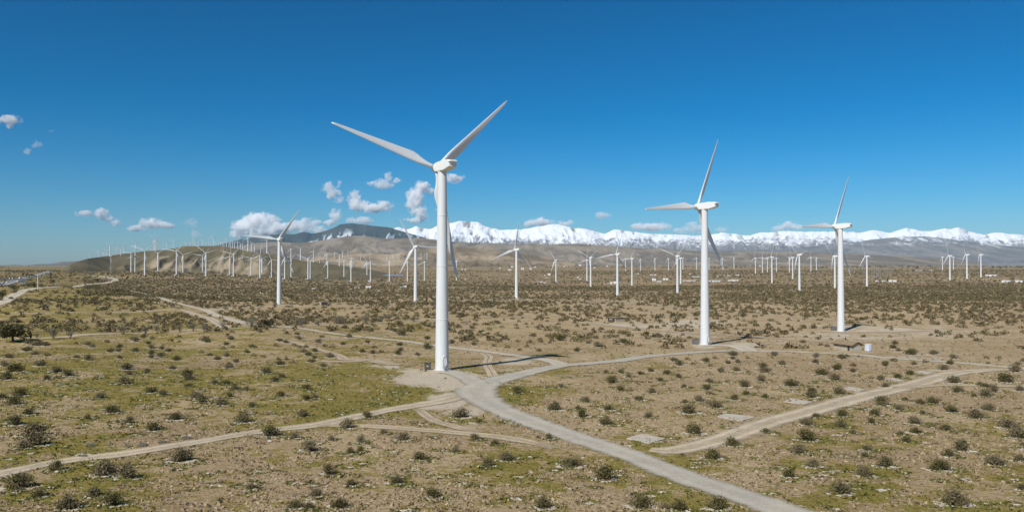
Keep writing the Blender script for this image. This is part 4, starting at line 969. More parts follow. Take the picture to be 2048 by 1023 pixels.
Q['r6'] = (1200, 600, 4.0, [(195,345,90),(660,285,40),(475,300,60),(385,235,40),(370,275,60),(590,490,70),(630,525,90),(695,480,50),(845,495,70),(880,530,50),(740,520,50),(915,470,50),(1060,445,100),(1060,475,60),(1100,505,60),(1020,510,60),(1180,470,40),(970,580,80),(1090,570,70),(1180,580,40),(405,575,70),(530,595,80),(320,595,60),(230,615,60),(170,585,70),(50,585,60),(90,665,130),(480,650,60),(625,620,70),(870,660,80),(1285,650,100),(1300,545,100),(1320,580,110),(600,380,24),(655,378,22),(515,358,26),(90,440,24),(185,440,20),(405,430,28),(230,428,20)])
Q['r7'] = (1536, 600, 4.0, [(50,450,80),(380,460,70),(375,505,70),(110,520,80),(590,470,100),(625,455,50),(720,455,30),(675,530,60),(555,560,100),(675,580,70),(425,600,120),(525,640,110),(1000,490,60),(935,530,90),(1160,520,60),(1130,600,90),(1035,625,80),(1400,560,110),(895,640,80),(820,630,50),(1475,665,130),(1895,660,180),(1250,500,50),(1450,515,70),(1755,510,40),(1965,575,110),(1990,520,60),(2030,490,50),(1480,470,80),(1140,440,120),(1320,435,90),(1840,470,50),(1740,470,50),(1000,390,80),(1040,410,60),(1010,355,70),(470,375,50),(420,365,50),(280,345,60),(500,320,40),(220,265,50),(300,300,40),(640,405,26),(690,215,50)])
tr = []
for x0, y0, sc_, L in Q.values():
    for zx, zy, w_ in L: tr.append((x0 + zx / sc_, y0 + zy / sc_ - 0.5, w_ / sc_))
tr = np.array(tr)
X, Y, Z = at(tr[:, 0], tr[:, 1])
Wm = tr[:, 2] / F * Y
Y = Y + Wm * 0.28          # the foot seen is the near rim of the crown
X = (tr[:, 0] - CX) / F * Y
keep = []
for i in range(len(X)):
    if all((X[i] - X[j]) ** 2 + (Y[i] - Y[j]) ** 2 > 0.8 for j in keep): keep.append(i)
X, Y, Wm = X[keep], Y[keep], Wm[keep]; big = tr[keep, 2] * (0.5 + 0.5 * (tr[keep, 1] > 560))
Z = gz(X, Y)
order = np.argsort(-big)
LMK = [('the concrete pad beside the gravel road', pad_c[0][:2]), ('the second concrete pad from the gravel road', pad_c[1][:2]), ('the third concrete pad from the gravel road', pad_c[2][:2]),
       ('the fifth concrete pad from the gravel road', pad_c[4][:2]),
       ('the largest turbine\'s tower', placed[0][:2]), ('the second largest turbine\'s tower', placed[1][:2]), ('the tan stucco hut', tuple(HUT.location[:2]))]
for ph, px, py in (('the inside of the gravel road\'s bend', 1010, 790), ('the fork where two dirt tracks part', 655, 852), ('where the gravel road leaves the picture', 1560, 1005), ('where the front dirt track leaves the picture', 5, 945),
                   ('the picture\'s bottom right corner', 2040, 1015), ('the middle of the picture\'s bottom edge', 1024, 1015), ('the bottom edge below the front dirt track', 500, 1015), ('the picture\'s bottom left corner', 5, 1015), ('the white boulders on green ground', 762, 780), ('the dark mesquite tree', 30, 683),
                   ('the track junction\'s dark evergreen shrub', 534, 655), ('the right end of the pale dirt track', 1990, 740), ('where the faint right-hand track leaves the picture', 2040, 772), ('the middle of the picture\'s right edge', 2040, 880), ('the green field left of the turbines', 300, 720), ('bare ground along the faint track', 940, 900)):
    a = at1(px, py); LMK.append((ph, a[:2]))
LP = np.array([l[1] for l in LMK])
sel = order[:300]
cnt = {}
near_l = []
for i in sel:
    d = np.hypot(LP[:, 0] - X[i], LP[:, 1] - Y[i]); k = int(np.argmin(d)); near_l.append((k, d[k], i))
near_l.sort()
rb = random.Random(5)
stone_at = []
for k, d, i in near_l:
    cnt[k] = cnt.get(k, 0) + 1
    wv = Wm[i]
    size = 'broad' if wv > 3.0 else 'middling' if wv > 2.0 else 'small'
    v = rb.randrange(14)
    s = wv / 1.85
    o = empty('creosote_bush', (X[i], Y[i], Z[i] - .03), rb.uniform(0, 6.28))
    hs = rb.uniform(.78, 1.0) * (1.0 if wv < 3 else .85)
    o.scale = (s, s, s * hs)
    n_ = cnt[k]
    tag(o, '%s olive-brown creosote bush, %s to %s' % (size, 'nearest' if n_ == 1 else ordinal(n_) + ' nearest', LMK[k][0]), 'bush', 'creosote bushes on the desert floor')
    obj('foliage', BUSH[v][0], o); obj('branches', BUSH[v][1], o)
    stone_at.append((X[i], Y[i], wv))
rest_b = order[300:]
extra = [(X[i], Y[i], Wm[i]) for i in rest_b]
# grey cushions
for j, (zx, zy, w_) in enumerate([(725, 498, 80), (1140, 497, 90), (1300, 472, 70), (1490, 440, 80), (670, 583, 70), (1030, 505, 50)]):
    px = zx / 4; py = 767 + zy / 4; a = at1(px, py); s = w_ / 4 / F * a[1] / 2
    o = empty('grey_shrub', (a[0], a[1], a[2]), j, s)
    tag(o, 'low rounded silver grey shrub, %s from the left along the front dirt track' % ordinal([2, 4, 5, 6, 1, 3][j]), 'shrub', 'low silver grey shrubs along the front dirt track')
    obj('foliage', GREY[j % 3][0], o); obj('branches', GREY[j % 3][1], o)
# twiggy grey shrubs in a line along the track
tw = [(72.5, 676, 12, 13), (107, 677, 22, 22), (141, 676, 18, 15), (247, 668, 24, 22), (290, 667.5, 15, 14), (315, 667, 16, 20), (360, 663, 14, 14), (387, 662, 16, 16), (408, 659, 12, 11), (447, 659, 15, 18), (502, 655, 24, 19), (518, 655, 12, 14), (601, 652, 22, 16), (637, 651, 18, 14), (677, 648, 24, 16), (732, 646, 20, 16), (762, 643, 20, 14), (778, 640, 12, 11), (826, 642, 14, 10), (410, 661, 20, 10)]
tw.sort()
for j, (px, py, w_, h_) in enumerate(tw):
    a = at1(px, py); s = w_ / F * a[1] / 1.5
    o = empty('leafless_shrub', (a[0], a[1], a[2]), j * 1.3); o.scale = (s, s, max(h_ / F * a[1] / 1.15, s * .5))
    tag(o, 'twiggy grey leafless shrub, %s from the left in the row beside the dirt track' % ordinal(j + 1), 'shrub', 'twiggy grey shrubs in a row by the track')
    obj('foliage', BARE_B[j % 4][0], o); obj('branches', BARE_B[j % 4][1], o)
# dark trees
def dark_tree(px, by, wpx, hpx, label, seed, n=900, group='dark trees and tall shrubs'):
    r_ = np.random.default_rng(seed); a = at1(px, by); Wd = wpx / F * a[1]; H = hpx / F * a[1]
    o = empty('mesquite_tree', a, seed); tag(o, label, 'tree', group)
    lobes = []
    for k in range(11):
        az = r_.uniform(0, 6.28); rr = r_.uniform(.1, .36) * Wd; lobes.append((rr * math.cos(az), rr * math.sin(az), H * r_.uniform(.25, .82), r_.uniform(.16, .26) * Wd))
    lobes = np.array(lobes); k = r_.integers(0, len(lobes), n)
    d = r_.normal(size=(n, 3)); d /= np.linalg.norm(d, axis=1)[:, None]
    p = lobes[k, :3] + d * (lobes[k, 3] * r_.uniform(.55, 1.05, n))[:, None] * np.array([1, 1, .75])
    p[:, 2] = np.clip(p[:, 2], .12 * H, H * 1.02)
    v, q = leaf_cloud(p, .034 * Wd, r_); me = mesh('tree_foliage', v, q, M['tree']); attr(me, 'tone', np.repeat(np.clip(r_.random(11)[k] * .6 + r_.random(n) * .4, 0, 1), 4))
    obj('crown', me, o)
    b = MB(); b.tube((0, 0, -.2), (.05 * Wd, 0, .35 * H), .045 * Wd, .03 * Wd, 7)
    for l in lobes: b.tube((.05 * Wd, 0, .3 * H), tuple(l[:3]), .02 * Wd, .008 * Wd, 5)
    obj('trunk', b.me('trunk', M['bark'], True), o)
dark_tree(27, 684, 62, 40, 'big dark spreading mesquite tree beside the dirt track', 3, 2200)
dark_tree(534, 655, 32, 18, 'dark evergreen shrub tree at the track junction among grey shrubs', 4, 1100)
for j, (px, py, w_, h_, lab) in enumerate([(5, 594, 26, 15, 'dark round tree by the wide gravel road, leftmost of the roadside trees'), (28, 583, 24, 15, 'dark round tree just above the wide gravel road, second roadside tree'), (57, 574, 14, 10, 'dark bushy tree left of the pale pole and right of the blue sign'), (68, 574, 20, 11, 'dark bushy tree directly behind the pale pole'), (82, 573.5, 9, 7, 'small dark bushy tree just right of the pale pole'),
        (105, 565, 13, 7, 'dark shrub tree on the grassy bank inside the gravel loop'), (195, 563, 14, 8, 'dark shrub tree in the loop of the gravel road end'), (101, 551, 9, 5, 'dark tree beside the highway below the hill'), (64, 551, 10, 3.5, 'dark low tree beyond the highway right of the van'), (54, 550, 8, 3.5, 'dark low tree beyond the highway, left one of two'), (12, 548, 5, 4, 'small dark tree on the flat far beyond the highway')]):
    dark_tree(px, py, w_, h_, lab, 20 + j, 420, 'dark trees by the highway and loop road')

# small scrub past the 300 bushes: one mass
Vs = []; Qs = []; Ts = []; nq = 0
def scatter(n, y0, y1, seed, pw=1.0):
    r_ = np.random.default_rng(seed)
    Yv = np.sqrt(r_.uniform(y0 ** 2, y1 ** 2, n)) if pw == 1 else y0 + (y1 - y0) * r_.random(n) ** pw
    Xv = r_.uniform(-.86, .86, n) * Yv
    return Xv, Yv, r_
def add_scrub(Xv, Yv, Wv, nl, lsz, r_):
    global nq
    Zv = gz(Xv, Yv)
    for a in range(0, len(Xv), 4000):
        x, y, z, w_ = Xv[a:a + 4000], Yv[a:a + 4000], Zv[a:a + 4000], Wv[a:a + 4000]; n = len(x)
        d = r_.normal(size=(n, nl, 3)); d /= np.linalg.norm(d, axis=2)[..., None]; d[..., 2] = np.abs(d[..., 2])
        rad = r_.uniform(.25, 1.0, (n, nl, 1)) ** .6
        p = d * rad * np.array([.5, .5, .52]) * w_[:, None, None]
        p += np.stack([x, y, z], -1)[:, None, :]
        P = p.reshape(-1, 3)
        v, q = leaf_cloud(P, 1.0, r_)
        c = v.reshape(-1, 4, 3); ctr = c.mean(1, keepdims=True)
        v = (ctr + (c - ctr) * (np.repeat(w_, nl) * lsz)[:, None, None]).reshape(-1, 3)
        Vs.append(v); Qs.append(q + nq); nq += len(v)
        Ts.append(np.repeat(np.repeat(np.clip(r_.normal(.45, .22, n), 0, 1), nl) * .75 + r_.random(n * nl) * .25, 4))
if extra:
    e = np.array(extra); add_scrub(e[:, 0], e[:, 1], e[:, 2], 70, .10, np.random.default_rng(1))
Xt = np.r_[X]; Yt = np.r_[Y]
Xv, Yv, r_ = scatter(12200, 165, 620, 21)
px, py = px_of(Xv, Yv, gz(Xv, Yv))
hr = hides_road(Xv, Yv) & (r_.random(len(Xv)) < .8)
west = (px < 165) & (py < 592) & (r_.random(len(Xv)) < .85)
lim = np.where(px < 912, 664, np.where(px < 1200, 684, np.where(r_.random(len(Xv)) < .5, 698, 684)))
dn = (fbm(Xv / 45., Yv / 45., 3, 88) - .5) * 1.5 + .62
b_ = cover(Xv, Yv, gz(Xv, Yv))[1]
ok = (py < lim) & (r_.random(len(Xv)) < np.clip(dn - b_ * 0.8, 0.08, 1)) & ~near_road(Xv, Yv, 0.9) & ~hr & ~west
for a in placed[:6]: ok &= np.hypot(Xv - a[0], Yv - a[1]) > 6
hx, hy2 = HUT.location[:2]
ok &= np.hypot(Xv - hx - 4, Yv - hy2 - 2) > 9
for q_, _p in pads: pass
Xv, Yv = Xv[ok], Yv[ok]
add_scrub(Xv, Yv, np.clip(r_.normal(2.6, .8, len(Xv)), 0.9, 4.4), 36, .125, r_)
# little seedlings between the near bushes
Xv, Yv, r_ = scatter(6000, 62, 330, 23)
b_ = cover(Xv, Yv, gz(Xv, Yv))[1]
ok = (r_.random(len(Xv)) > b_) & ~near_road(Xv, Yv, 0.4)
add_scrub(Xv[ok], Yv[ok], r_.uniform(.35, .8, ok.sum()), 16, .15, r_)
Xv, Yv, r_ = scatter(51000, 600, 1300, 22)
dn = (fbm(Xv / 90., Yv / 90., 3, 89) - .5) * 1.4 + .72 - cover(Xv, Yv, gz(Xv, Yv))[1] * .6
px, py = px_of(Xv, Yv, gz(Xv, Yv))
ok = (r_.random(len(Xv)) < dn) & ~near_road(Xv, Yv, 1.2) & ~(hides_road(Xv, Yv) & (r_.random(len(Xv)) < .8)) & ~((px < 165) & (r_.random(len(Xv)) < .8))
add_scrub(Xv[ok], Yv[ok], np.clip(r_.normal(2.5, .8, ok.sum()), 1.0, 4.5), 10, .22, r_)
Xv, Yv, r_ = scatter(39000, 1300, 3000, 24)
dn = (fbm(Xv / 160., Yv / 160., 3, 90) - .5) * 1.4 + .58
hzv = hill_z(Xv, Yv)[0]
ok = (r_.random(len(Xv)) < dn) & (hzv < gz(Xv, Yv) + .5)
add_scrub(Xv[ok], Yv[ok], np.clip(r_.normal(3.4, 1.0, ok.sum()), 1.5, 6), 4, .36, r_)
me = mesh('desert_scrub', np.vstack(Vs), np.vstack(Qs), M['scrub']); attr(me, 'tone', np.concatenate(Ts))
tag(obj('desert_scrub', me), 'dense dark low scrub covering the plain beyond the near bushes', 'scrub', kind='stuff')

# tree belts of the far towns
Vs = []; Qs = []; Ts = []; nq = 0
Xv, Yv, r_ = scatter(5200, 3300, 6800, 27)
u = Xv / Yv
dn = np.clip(sstep(-.12, .05, u) * .35 + sstep(.22, .40, u) * .55, 0, 1) * sstep(.45, .62, fbm(Xv / 420., Yv / 160., 3, 91)) + .05
ok = (r_.random(len(Xv)) < dn * 1.2) & (hill_z(Xv, Yv)[0] < gz(Xv, Yv) + .5)
add_scrub(Xv[ok], Yv[ok], r_.uniform(7, 15, ok.sum()), 9, .2, r_)
me = mesh('town_trees', np.vstack(Vs), np.vstack(Qs), M['tree']); attr(me, 'tone', np.concatenate(Ts))
tag(obj('town_trees', me), 'far dark tree belts about the towns below the mountains', 'trees', kind='stuff')
# green tufts in the grassy patches, pale stones about the bushes
Xv, Yv, r_ = scatter(104000, 60, 240, 31, 1.15)
g_, b_, _s = cover(Xv, Yv, gz(Xv, Yv))
ok = (g_ > .50) & (r_.random(len(Xv)) < (g_ - .42) * 1.6) & (b_ < .4) & ~near_road(Xv, Yv, 0.25)
Xv, Yv = Xv[ok], Yv[ok]
for x, y, wv in stone_at:
    if y < 170:
        n = int(70 + 30 * wv); az = r_.uniform(0, 6.28, n); rr = wv * r_.uniform(.3, .95, n)
        Xv = np.r_[Xv, x + np.cos(az) * rr + .30 * wv]; Yv = np.r_[Yv, y + np.sin(az) * rr * .9 - .25 * wv]
hum = []
hx_, hy_0, r3 = scatter(1050, 60, 170, 77)
hg = cover(hx_, hy_0, gz(hx_, hy_0))
hk = (r3.random(len(hx_)) < .25 + hg[0]) & (hg[1] < .4) & ~near_road(hx_, hy_0, .6)
for x, y in zip(hx_[hk], hy_0[hk]):
    n = r3.integers(30, 90); rad = r3.uniform(.5, 1.3); hum.append((x, y, rad))
    az = r3.uniform(0, 6.28, n); rr = rad * r3.uniform(.55, 1.15, n)
    Xv = np.r_[Xv, x + np.cos(az) * rr * 1.3]; Yv = np.r_[Yv, y + np.sin(az) * rr]
s = r_.uniform(.07, .2, len(Xv)); p = np.c_[Xv, Yv, gz(Xv, Yv) + s * .3]
v, q = leaf_cloud(p, 1.0, r_, 1.2); c = v.reshape(-1, 4, 3); ctr = c.mean(1, keepdims=True); v = (ctr + (c - ctr) * s[:, None, None]).reshape(-1, 3)
me = mesh('green_tufts', v, q, M['tuft']); attr(me, 'tone', np.repeat(r_.random(len(Xv)), 4))
tag(obj('green_tufts', me), 'short green tufts growing in patches between the bushes', 'grass', kind='stuff')
Xv, Yv, r_ = scatter(120000, 58, 200, 35, 1.2)
g_, b_, _s = cover(Xv, Yv, gz(Xv, Yv))
ok = (g_ < .6) & (r_.random(len(Xv)) > b_ * 1.1) & (fbm(Xv / 4., Yv / 4., 3, 19) > .42) & ~near_road(Xv, Yv, 0.2)
Xv, Yv = Xv[ok], Yv[ok]; s = r_.uniform(.06, .21, len(Xv)); p = np.c_[Xv, Yv, gz(Xv, Yv) + s * .35]
v, q = leaf_cloud(p, 1.0, r_, .6); c = v.reshape(-1, 4, 3); ctr = c.mean(1, keepdims=True); v = (ctr + (c - ctr) * s[:, None, None]).reshape(-1, 3)
me = mesh('dry_grass', v, q, M['drygrass']); attr(me, 'tone', np.repeat(r_.random(len(Xv)), 4))
tag(obj('dry_grass', me), 'short dry tan grass and litter between the bushes', 'grass', kind='stuff')
r_ = np.random.default_rng(41)
P = []; S_ = []
for x, y, wv in stone_at:
    n = int(np.clip(wv * 13, 10, 44)); az = r_.uniform(math.pi * .75, math.pi * 2.25, n); rr = wv * r_.uniform(.34, .62, n)
    c0 = r_.uniform(-.3, .5)
    P.append(np.c_[x + np.cos(az) * rr, y + np.sin(az) * rr * .75]); S_.append(r_.uniform(.10, .34, n) * (1 + .4 * c0))
Xv, Yv, r2 = scatter(9000, 60, 260, 42)
cl = fbm(Xv / 3., Yv / 3., 2, 17) > .60
ok = cl & ~near_road(Xv, Yv, 0.2)
P.append(np.c_[Xv[ok], Yv[ok]]); S_.append(r2.uniform(.05, .24, ok.sum()) ** 1.0)
for x, y, rad in hum:
    n = r_.integers(5, 16); P.append(np.c_[x + r_.normal(size=n) * rad * .38, y + r_.normal(size=n) * rad * .25]); S_.append(r_.uniform(.09, .32, n))
P = np.vstack(P); S_ = np.concatenate(S_)
ok = ~near_road(P[:, 0], P[:, 1], 0.1); P, S_ = P[ok], S_[ok]
for S in (ROADW[0], ROADW[9 + 1]):
    T = np.gradient(S[:, :2], axis=0); T /= np.linalg.norm(T, axis=1)[:, None]
    k = r_.integers(0, len(S), 2600); sd = np.where(r_.random(2600) < .5, -1, 1) * (.40 + r_.normal(size=2600) * .07) * S[k, 2] * 1.25
    pp = np.c_[S[k, 0] - T[k, 1] * sd, S[k, 1] + T[k, 0] * sd] + r_.normal(size=(2600, 2)) * .5
    P = np.vstack([P, pp]); S_ = np.r_[S_, r_.uniform(.03, .12, 2600)]
tpl = np.array([(1, 0, 0), (.4, .8, .05), (-.6, .7, 0), (-1, -.1, .05), (-.3, -.8, 0), (.6, -.7, .05), (.1, .1, .55), (-.25, .1, .5)])
tf = np.array([(0, 1, 6), (1, 2, 7), (1, 7, 6), (2, 3, 7), (3, 4, 7), (4, 6, 7), (4, 5, 6), (5, 0, 6)])
n = len(P); az = r_.uniform(0, 6.28, n); ca, sa = np.cos(az), np.sin(az)
el = r_.uniform(.6, 1.7, n)
tv = tpl[None] * (1 + r_.normal(size=(n, 8, 1)) * .14)
vx = (tv[..., 0] * el[:, None]) * ca[:, None] - tv[..., 1] * sa[:, None]; vy = (tv[..., 0] * el[:, None]) * sa[:, None] + tv[..., 1] * ca[:, None]
v = np.stack([P[:, 0, None] + vx * S_[:, None], P[:, 1, None] + vy * S_[:, None], gz(P[:, 0], P[:, 1])[:, None] - .02 + tv[..., 2] * S_[:, None] * .55], -1).reshape(-1, 3)
q = (tf[None] + (np.arange(n) * 8)[:, None, None]).reshape(-1, 3)
tag(obj('stone_litter', mesh('stone_litter', v, q, M['pebble'])), 'pale stones strewn at the feet of the bushes', 'stones', kind='stuff')
# white boulders that stand out
bld = [(756, 779, 3.2, 'largest of the white boulders on the green patch'), (763, 781, 3.0, 'white boulder close right of the largest boulder'), (746, 777, 1.8, 'small white boulder left of the largest boulder'), (668, 787.5, 2.6, 'white boulder left of a group on brown ground'), (661, 788, 1.8, 'small white boulder at the group\'s left end'), (678, 783, 1.6, 'small white boulder at the group\'s upper right'),
       (637, 772, 2.2, 'small white boulder in bushes left of the boulder group'), (762, 808.5, 3.6, 'flat white boulder beside the front dirt track'), (646, 776, 3.2, 'white boulder above the boulder group'), (651, 777, 2.6, 'white boulder touching the one above the group'), (780, 739, 2.6, 'pale boulder on bare ground left of the cabinet'), (540, 882, 9, 'grey-white rock half buried below the front dirt track'), (1997, 765, 2, 'small white rock below a broad bush far right')]
for j, (px, py, w_, lab) in enumerate(bld):
    r_ = np.random.default_rng(500 + j); a = at1(px, py + .8); s = w_ / F * a[1] / 2
    bm = bmesh.new(); bmesh.ops.create_icosphere(bm, subdivisions=2, radius=1.0)
    for vv in bm.verts:
        f = 1 + .28 * (vnoise(vv.co.x * 1.7 + j * 9, vv.co.y * 1.7 + vv.co.z * 2.1, 3) - .5) * 2
        vv.co *= float(f); vv.co.z *= .7
    me = bpy.data.meshes.new('white_boulder'); bm.to_mesh(me); bm.free(); me.materials.append(M['stone'])
    o = obj('white_boulder', me, None, (a[0], a[1], a[2] + s * .25), j, s); tag(o, lab, 'boulder', 'white boulders on the desert floor')

# ------------------------------------------------------------------ far sheds and houses
BL = [(1098, 551, 5, 4), (1019, 540.5, 7, 2), (1045, 539, 5, 3), (1061, 539, 3, 3), (1160, 532, 5, 3), (1161, 558.6, 4, 2), (1156, 555.5, 4, 2), (1024, 534.5, 4, 2), (931, 539.7, 2.4, 2), (924, 539.7, 2.4, 2), (1214, 533, 3, 2), (1226, 567, 12, 3), (1213, 567, 8, 2, 't'), (931, 559.6, 2, 2), (1083, 566, 4, 3), (1089.5, 566.5, 4, 2), (1077, 527, 3, 2), (1070, 535, 2.4, 2), (1093, 556, 2.4, 1.6), (1089.5, 551, 2.4, 1.6),
      (1303, 550.5, 7, 1.6), (1310.5, 551, 3, 2.2), (1308, 561.5, 7, 4), (1331, 559.5, 10, 3), (1318, 563.5, 9, 1.8), (1381, 548.5, 5, 1.6), (1429, 563, 24, 2.2), (1467, 561.7, 20, 2.6), (1392.5, 554.5, 16, 2), (1436.5, 553.7, 4, 1.6), (1448, 551, 3, 1.6), (1459, 552, 8, 1.6), (1474.6, 551, 7, 2), (1422, 548.5, 8, 2, 't'), (1248, 556.6, 4, 2, 't'), (1276, 548.5, 3, 2), (1231, 566, 4, 3), (1505, 551, 2.4, 1.6), (1378, 562.5, 26, 2.2, 't'),
      (1785, 563, 15, 3), (1767, 563, 6, 2), (1754, 563, 5, 2), (1982, 552, 20, 3), (2012, 564.5, 15, 4), (2038, 563.7, 12, 3), (1927.7, 549.3, 20, 2, 't'), (714.5, 577, 10, 5, 't'), (736.5, 577.5, 10, 5, 't'), (701.6, 579, 2.6, 2), (757.5, 583.5, 2.4, 3), (803.7, 575, 8, 2), (810.7, 575, 4, 3.5), (625, 579, 2, 2.6), (628.3, 579, 2, 2.6), (752.5, 584.3, 5, 1.6, 't'), (1500, 527.5, 3, 1.6), (1520, 528, 3, 1.6), (1541, 529, 3, 1.6), (1838, 541.5, 10, 1.6), (1862, 541.5, 8, 1.6), (1000, 537, 2.4, 1.8), (1035, 532, 2.4, 1.8), (1102, 531, 3, 1.8), (1128, 534, 3, 1.8), (1189, 536, 3, 1.8)]
BL.sort()
for j, t in enumerate(BL):
    px, by, w_, h_ = t[:4]; a = at1(px, by); d = a[1]
    W_, H_ = w_ / F * d, h_ / F * d * 1.1; D_ = min(max(W_ * .6, 4), 14); tan = len(t) > 4
    sh = 'long' if w_ > 11 else 'small'
    o = empty('farm_shed', a, -math.atan2(a[0], a[1]) + random.uniform(-.2, .2))
    tag(o, '%s %s far building, %s from the left of those beyond the scrub' % (sh, 'tan' if tan else 'white', ordinal(j + 1)), 'building', 'far pale buildings across the plain')
    h0 = H_ * .72
    m_ = MB(); m_.add([(-W_/2, 0, -1), (W_/2, 0, -1), (W_/2, D_, -1), (-W_/2, D_, -1), (-W_/2, 0, h0), (W_/2, 0, h0), (W_/2, D_, h0), (-W_/2, D_, h0), (-W_/2, D_/2, H_ - .12), (W_/2, D_/2, H_ - .12)], [(0, 1, 5, 4), (2, 3, 7, 6), (1, 2, 6, 9, 5), (3, 0, 4, 8, 7)])
    obj('wall', m_.me('shed_wall', M['btan' if tan else 'bwall']), o)
    m_ = MB(); e = .4
    m_.add([(-W_/2 - e, -e, h0 - .1), (W_/2 + e, -e, h0 - .1), (W_/2 + e, D_/2, H_), (-W_/2 - e, D_/2, H_), (W_/2 + e, D_ + e, h0 - .1), (-W_/2 - e, D_ + e, h0 - .1)], [(0, 1, 2, 3), (3, 2, 4, 5)])
    obj('roof', m_.me('shed_roof', M['broof2' if tan and j % 2 else 'broof']), o)
    m_ = MB()
    for k in range(max(1, int(W_ / 9))):
        m_.box((-W_/2 + (k + .5) * W_ / max(1, int(W_ / 9)), -.03, h0 * .42), (min(1.6, W_ * .2), .08, h0 * .7))
    obj('door', m_.me('shed_door', M['glass']), o)
# solar field
X0, Y0_, Z0 = at1(755, 553)
o = empty('solar_array', (X0, Y0_, Z0)); tag(o, 'blue-grey solar panel field lying behind the white turbine row', 'solar panels')
for k in range(7):
    m_ = MB(); y = k * 16.0; L = 150 - 6 * k
    gzv = float(gz(X0, Y0_ + y)) - Z0
    m_.add([(-L/2, y, gzv + 2.2), (L/2, y, gzv + 2.2), (L/2, y + 4.4, gzv + 5.0), (-L/2, y + 4.4, gzv + 5.0), (-L/2, y, gzv + 2.1), (L/2, y, gzv + 2.1), (L/2, y + 4.4, gzv + 4.9), (-L/2, y + 4.4, gzv + 4.9)], [(0, 1, 2, 3), (7, 6, 5, 4), (0, 4, 5, 1), (2, 6, 7, 3)])
    pn = obj('panel_row', m_.me('panel_row', M['solar']), o)
    m_ = MB()
    for x in np.arange(-L/2 + 5, L/2, 12): m_.box((x, y + 2.2, gzv + 1.2), (.25, .25, 4.4))
    obj('post', m_.me('posts', M['steel']), pn)
# substations: H frames and poles
def h_frame(px, by, hpx, label, group, w_=5.0, mat='steel'):
    a = at1(px, by); H = hpx / F * a[1]
    o = empty('steel_frame', a, random.uniform(-.3, .3)); tag(o, label, 'power pole', group)
    for sx in (-1, 1): obj('post', MB().tube((sx * w_ / 2, 0, -1), (sx * w_ / 2, 0, H), .28, .2, 6).me('post', M[mat]), o)
    obj('crossbar', MB().box((0, 0, H * .93), (w_ + 3, .35, .4)).box((0, 0, H * .78), (w_, .2, .2)).me('crossbar', M[mat]), o)
    m_ = MB()
    for x in (-w_ * .5, 0, w_ * .5): m_.tube((x, .0, H * .90), (x, 0, H * .82), .16, .16, 6)
    obj('insulator', m_.me('insulator', M['glass']), o)
for j, (px, by, h_) in enumerate([(1741, 556, 18), (1746, 556, 17), (1750.5, 556, 17), (1755, 555.5, 20), (1760, 555, 16), (1768, 554, 17), (1772.5, 554, 17), (1777, 554, 18), (1781.5, 553, 15)]):
    h_frame(px, by, h_, 'thin grey H-shaped power frame, %s from the left beside the right-hand substation sheds' % ordinal(j + 1), 'grey H-shaped power frames', 3.6)
for j, (px, by, h_) in enumerate([(1072, 566, 9), (1075.5, 566, 5), (1097, 564, 9), (1100.5, 564, 8), (1115, 566, 4)]):
    h_frame(px, by, h_, 'thin grey H-shaped power frame, %s from the left in the little substation mid-plain' % ordinal(j + 1), 'grey frames of the little substation', 2.4)
pol = [(1607, 546, 12), (1650, 546, 13), (1660, 545, 14), (1700, 545, 16), (1709, 545, 13), (1725, 544, 14), (1735, 544, 13), (1787, 543, 14), (1795, 543, 12), (1811, 545, 16), (1822, 543, 12), (1846, 551, 20), (1852, 543, 14), (1867, 544, 18), (1878, 543, 12), (1915, 542, 14), (1990, 547, 16), (2010, 538, 15), (2030, 560, 14), (1298, 545, 10), (1355, 545, 10)]
pol.sort()
for j, (px, by, h_) in enumerate(pol):
    a = at1(px, by); H = h_ / F * a[1]
    o = empty('power_pole', a, random.uniform(-.4, .4)); tag(o, 'thin grey power pole with crossarms, %s from the left across the far right plain' % ordinal(j + 1), 'power pole', 'thin grey power poles on the far plain')
    obj('mast', MB().tube((0, 0, -1), (0, 0, H), .5, .3, 6).me('mast', M['steel']), o)
    obj('crossarm', MB().box((0, 0, H * .94), (H * .32, .3, .35)).box((0, 0, H * .80), (H * .4, .3, .35)).me('crossarm', M['steel']), o)
# white marker posts on the plain
for j, (px, py, w_, h_, lab) in enumerate([(986.6, 580, 1.0, 2.2, 'small white box on the scrub left of the Y-bladed turbine'), (1054, 584.5, 1.0, 2.4, 'small white box on the scrub just right of the Y-bladed turbine'), (521, 586, 1.2, 2.2, 'small white box on the scrub left of the raised-right-blade turbine'), (473, 583, 1.0, 1.6, 'small pale box in the scrub below the turbine line')]):
    a = at1(px, py); k = F / a[1]
    o = empty('equipment_box', a); tag(o, lab, 'box', 'small white boxes on the scrub plain')
    obj('body', MB().box((0, 0, h_ / k / 2), (w_ / k, w_ / k, h_ / k)).me('body', M['boxwhite']), o)
    obj('lid', MB().box((0, 0, h_ / k + .06), (w_ / k + .15, w_ / k + .15, .12)).me('lid', M['steel']), o)
# small transformer boxes at the feet of the line of turbines
for j, (px, by, *_r) in enumerate(sorted([t for t in PLAIN if len(t) == 4 or t[3] is None])):
    if px < 285 or px > 860: continue
    a = at1(px - 3.6, by - .3)
    o = empty('transformer_box', a, .1); tag(o, 'tiny white transformer box, %s from the left at the feet of the turbine line' % ordinal(j - 1), 'cabinet', 'white transformer boxes at the feet of the turbine line')
    obj('body', MB().box((0, 0, 1.0), (2.2, 1.8, 2.0)).me('body', M['boxwhite']), o)
    obj('plinth', MB().box((0, 0, 0), (2.8, 2.4, .4)).me('plinth', M['concrete']), o)

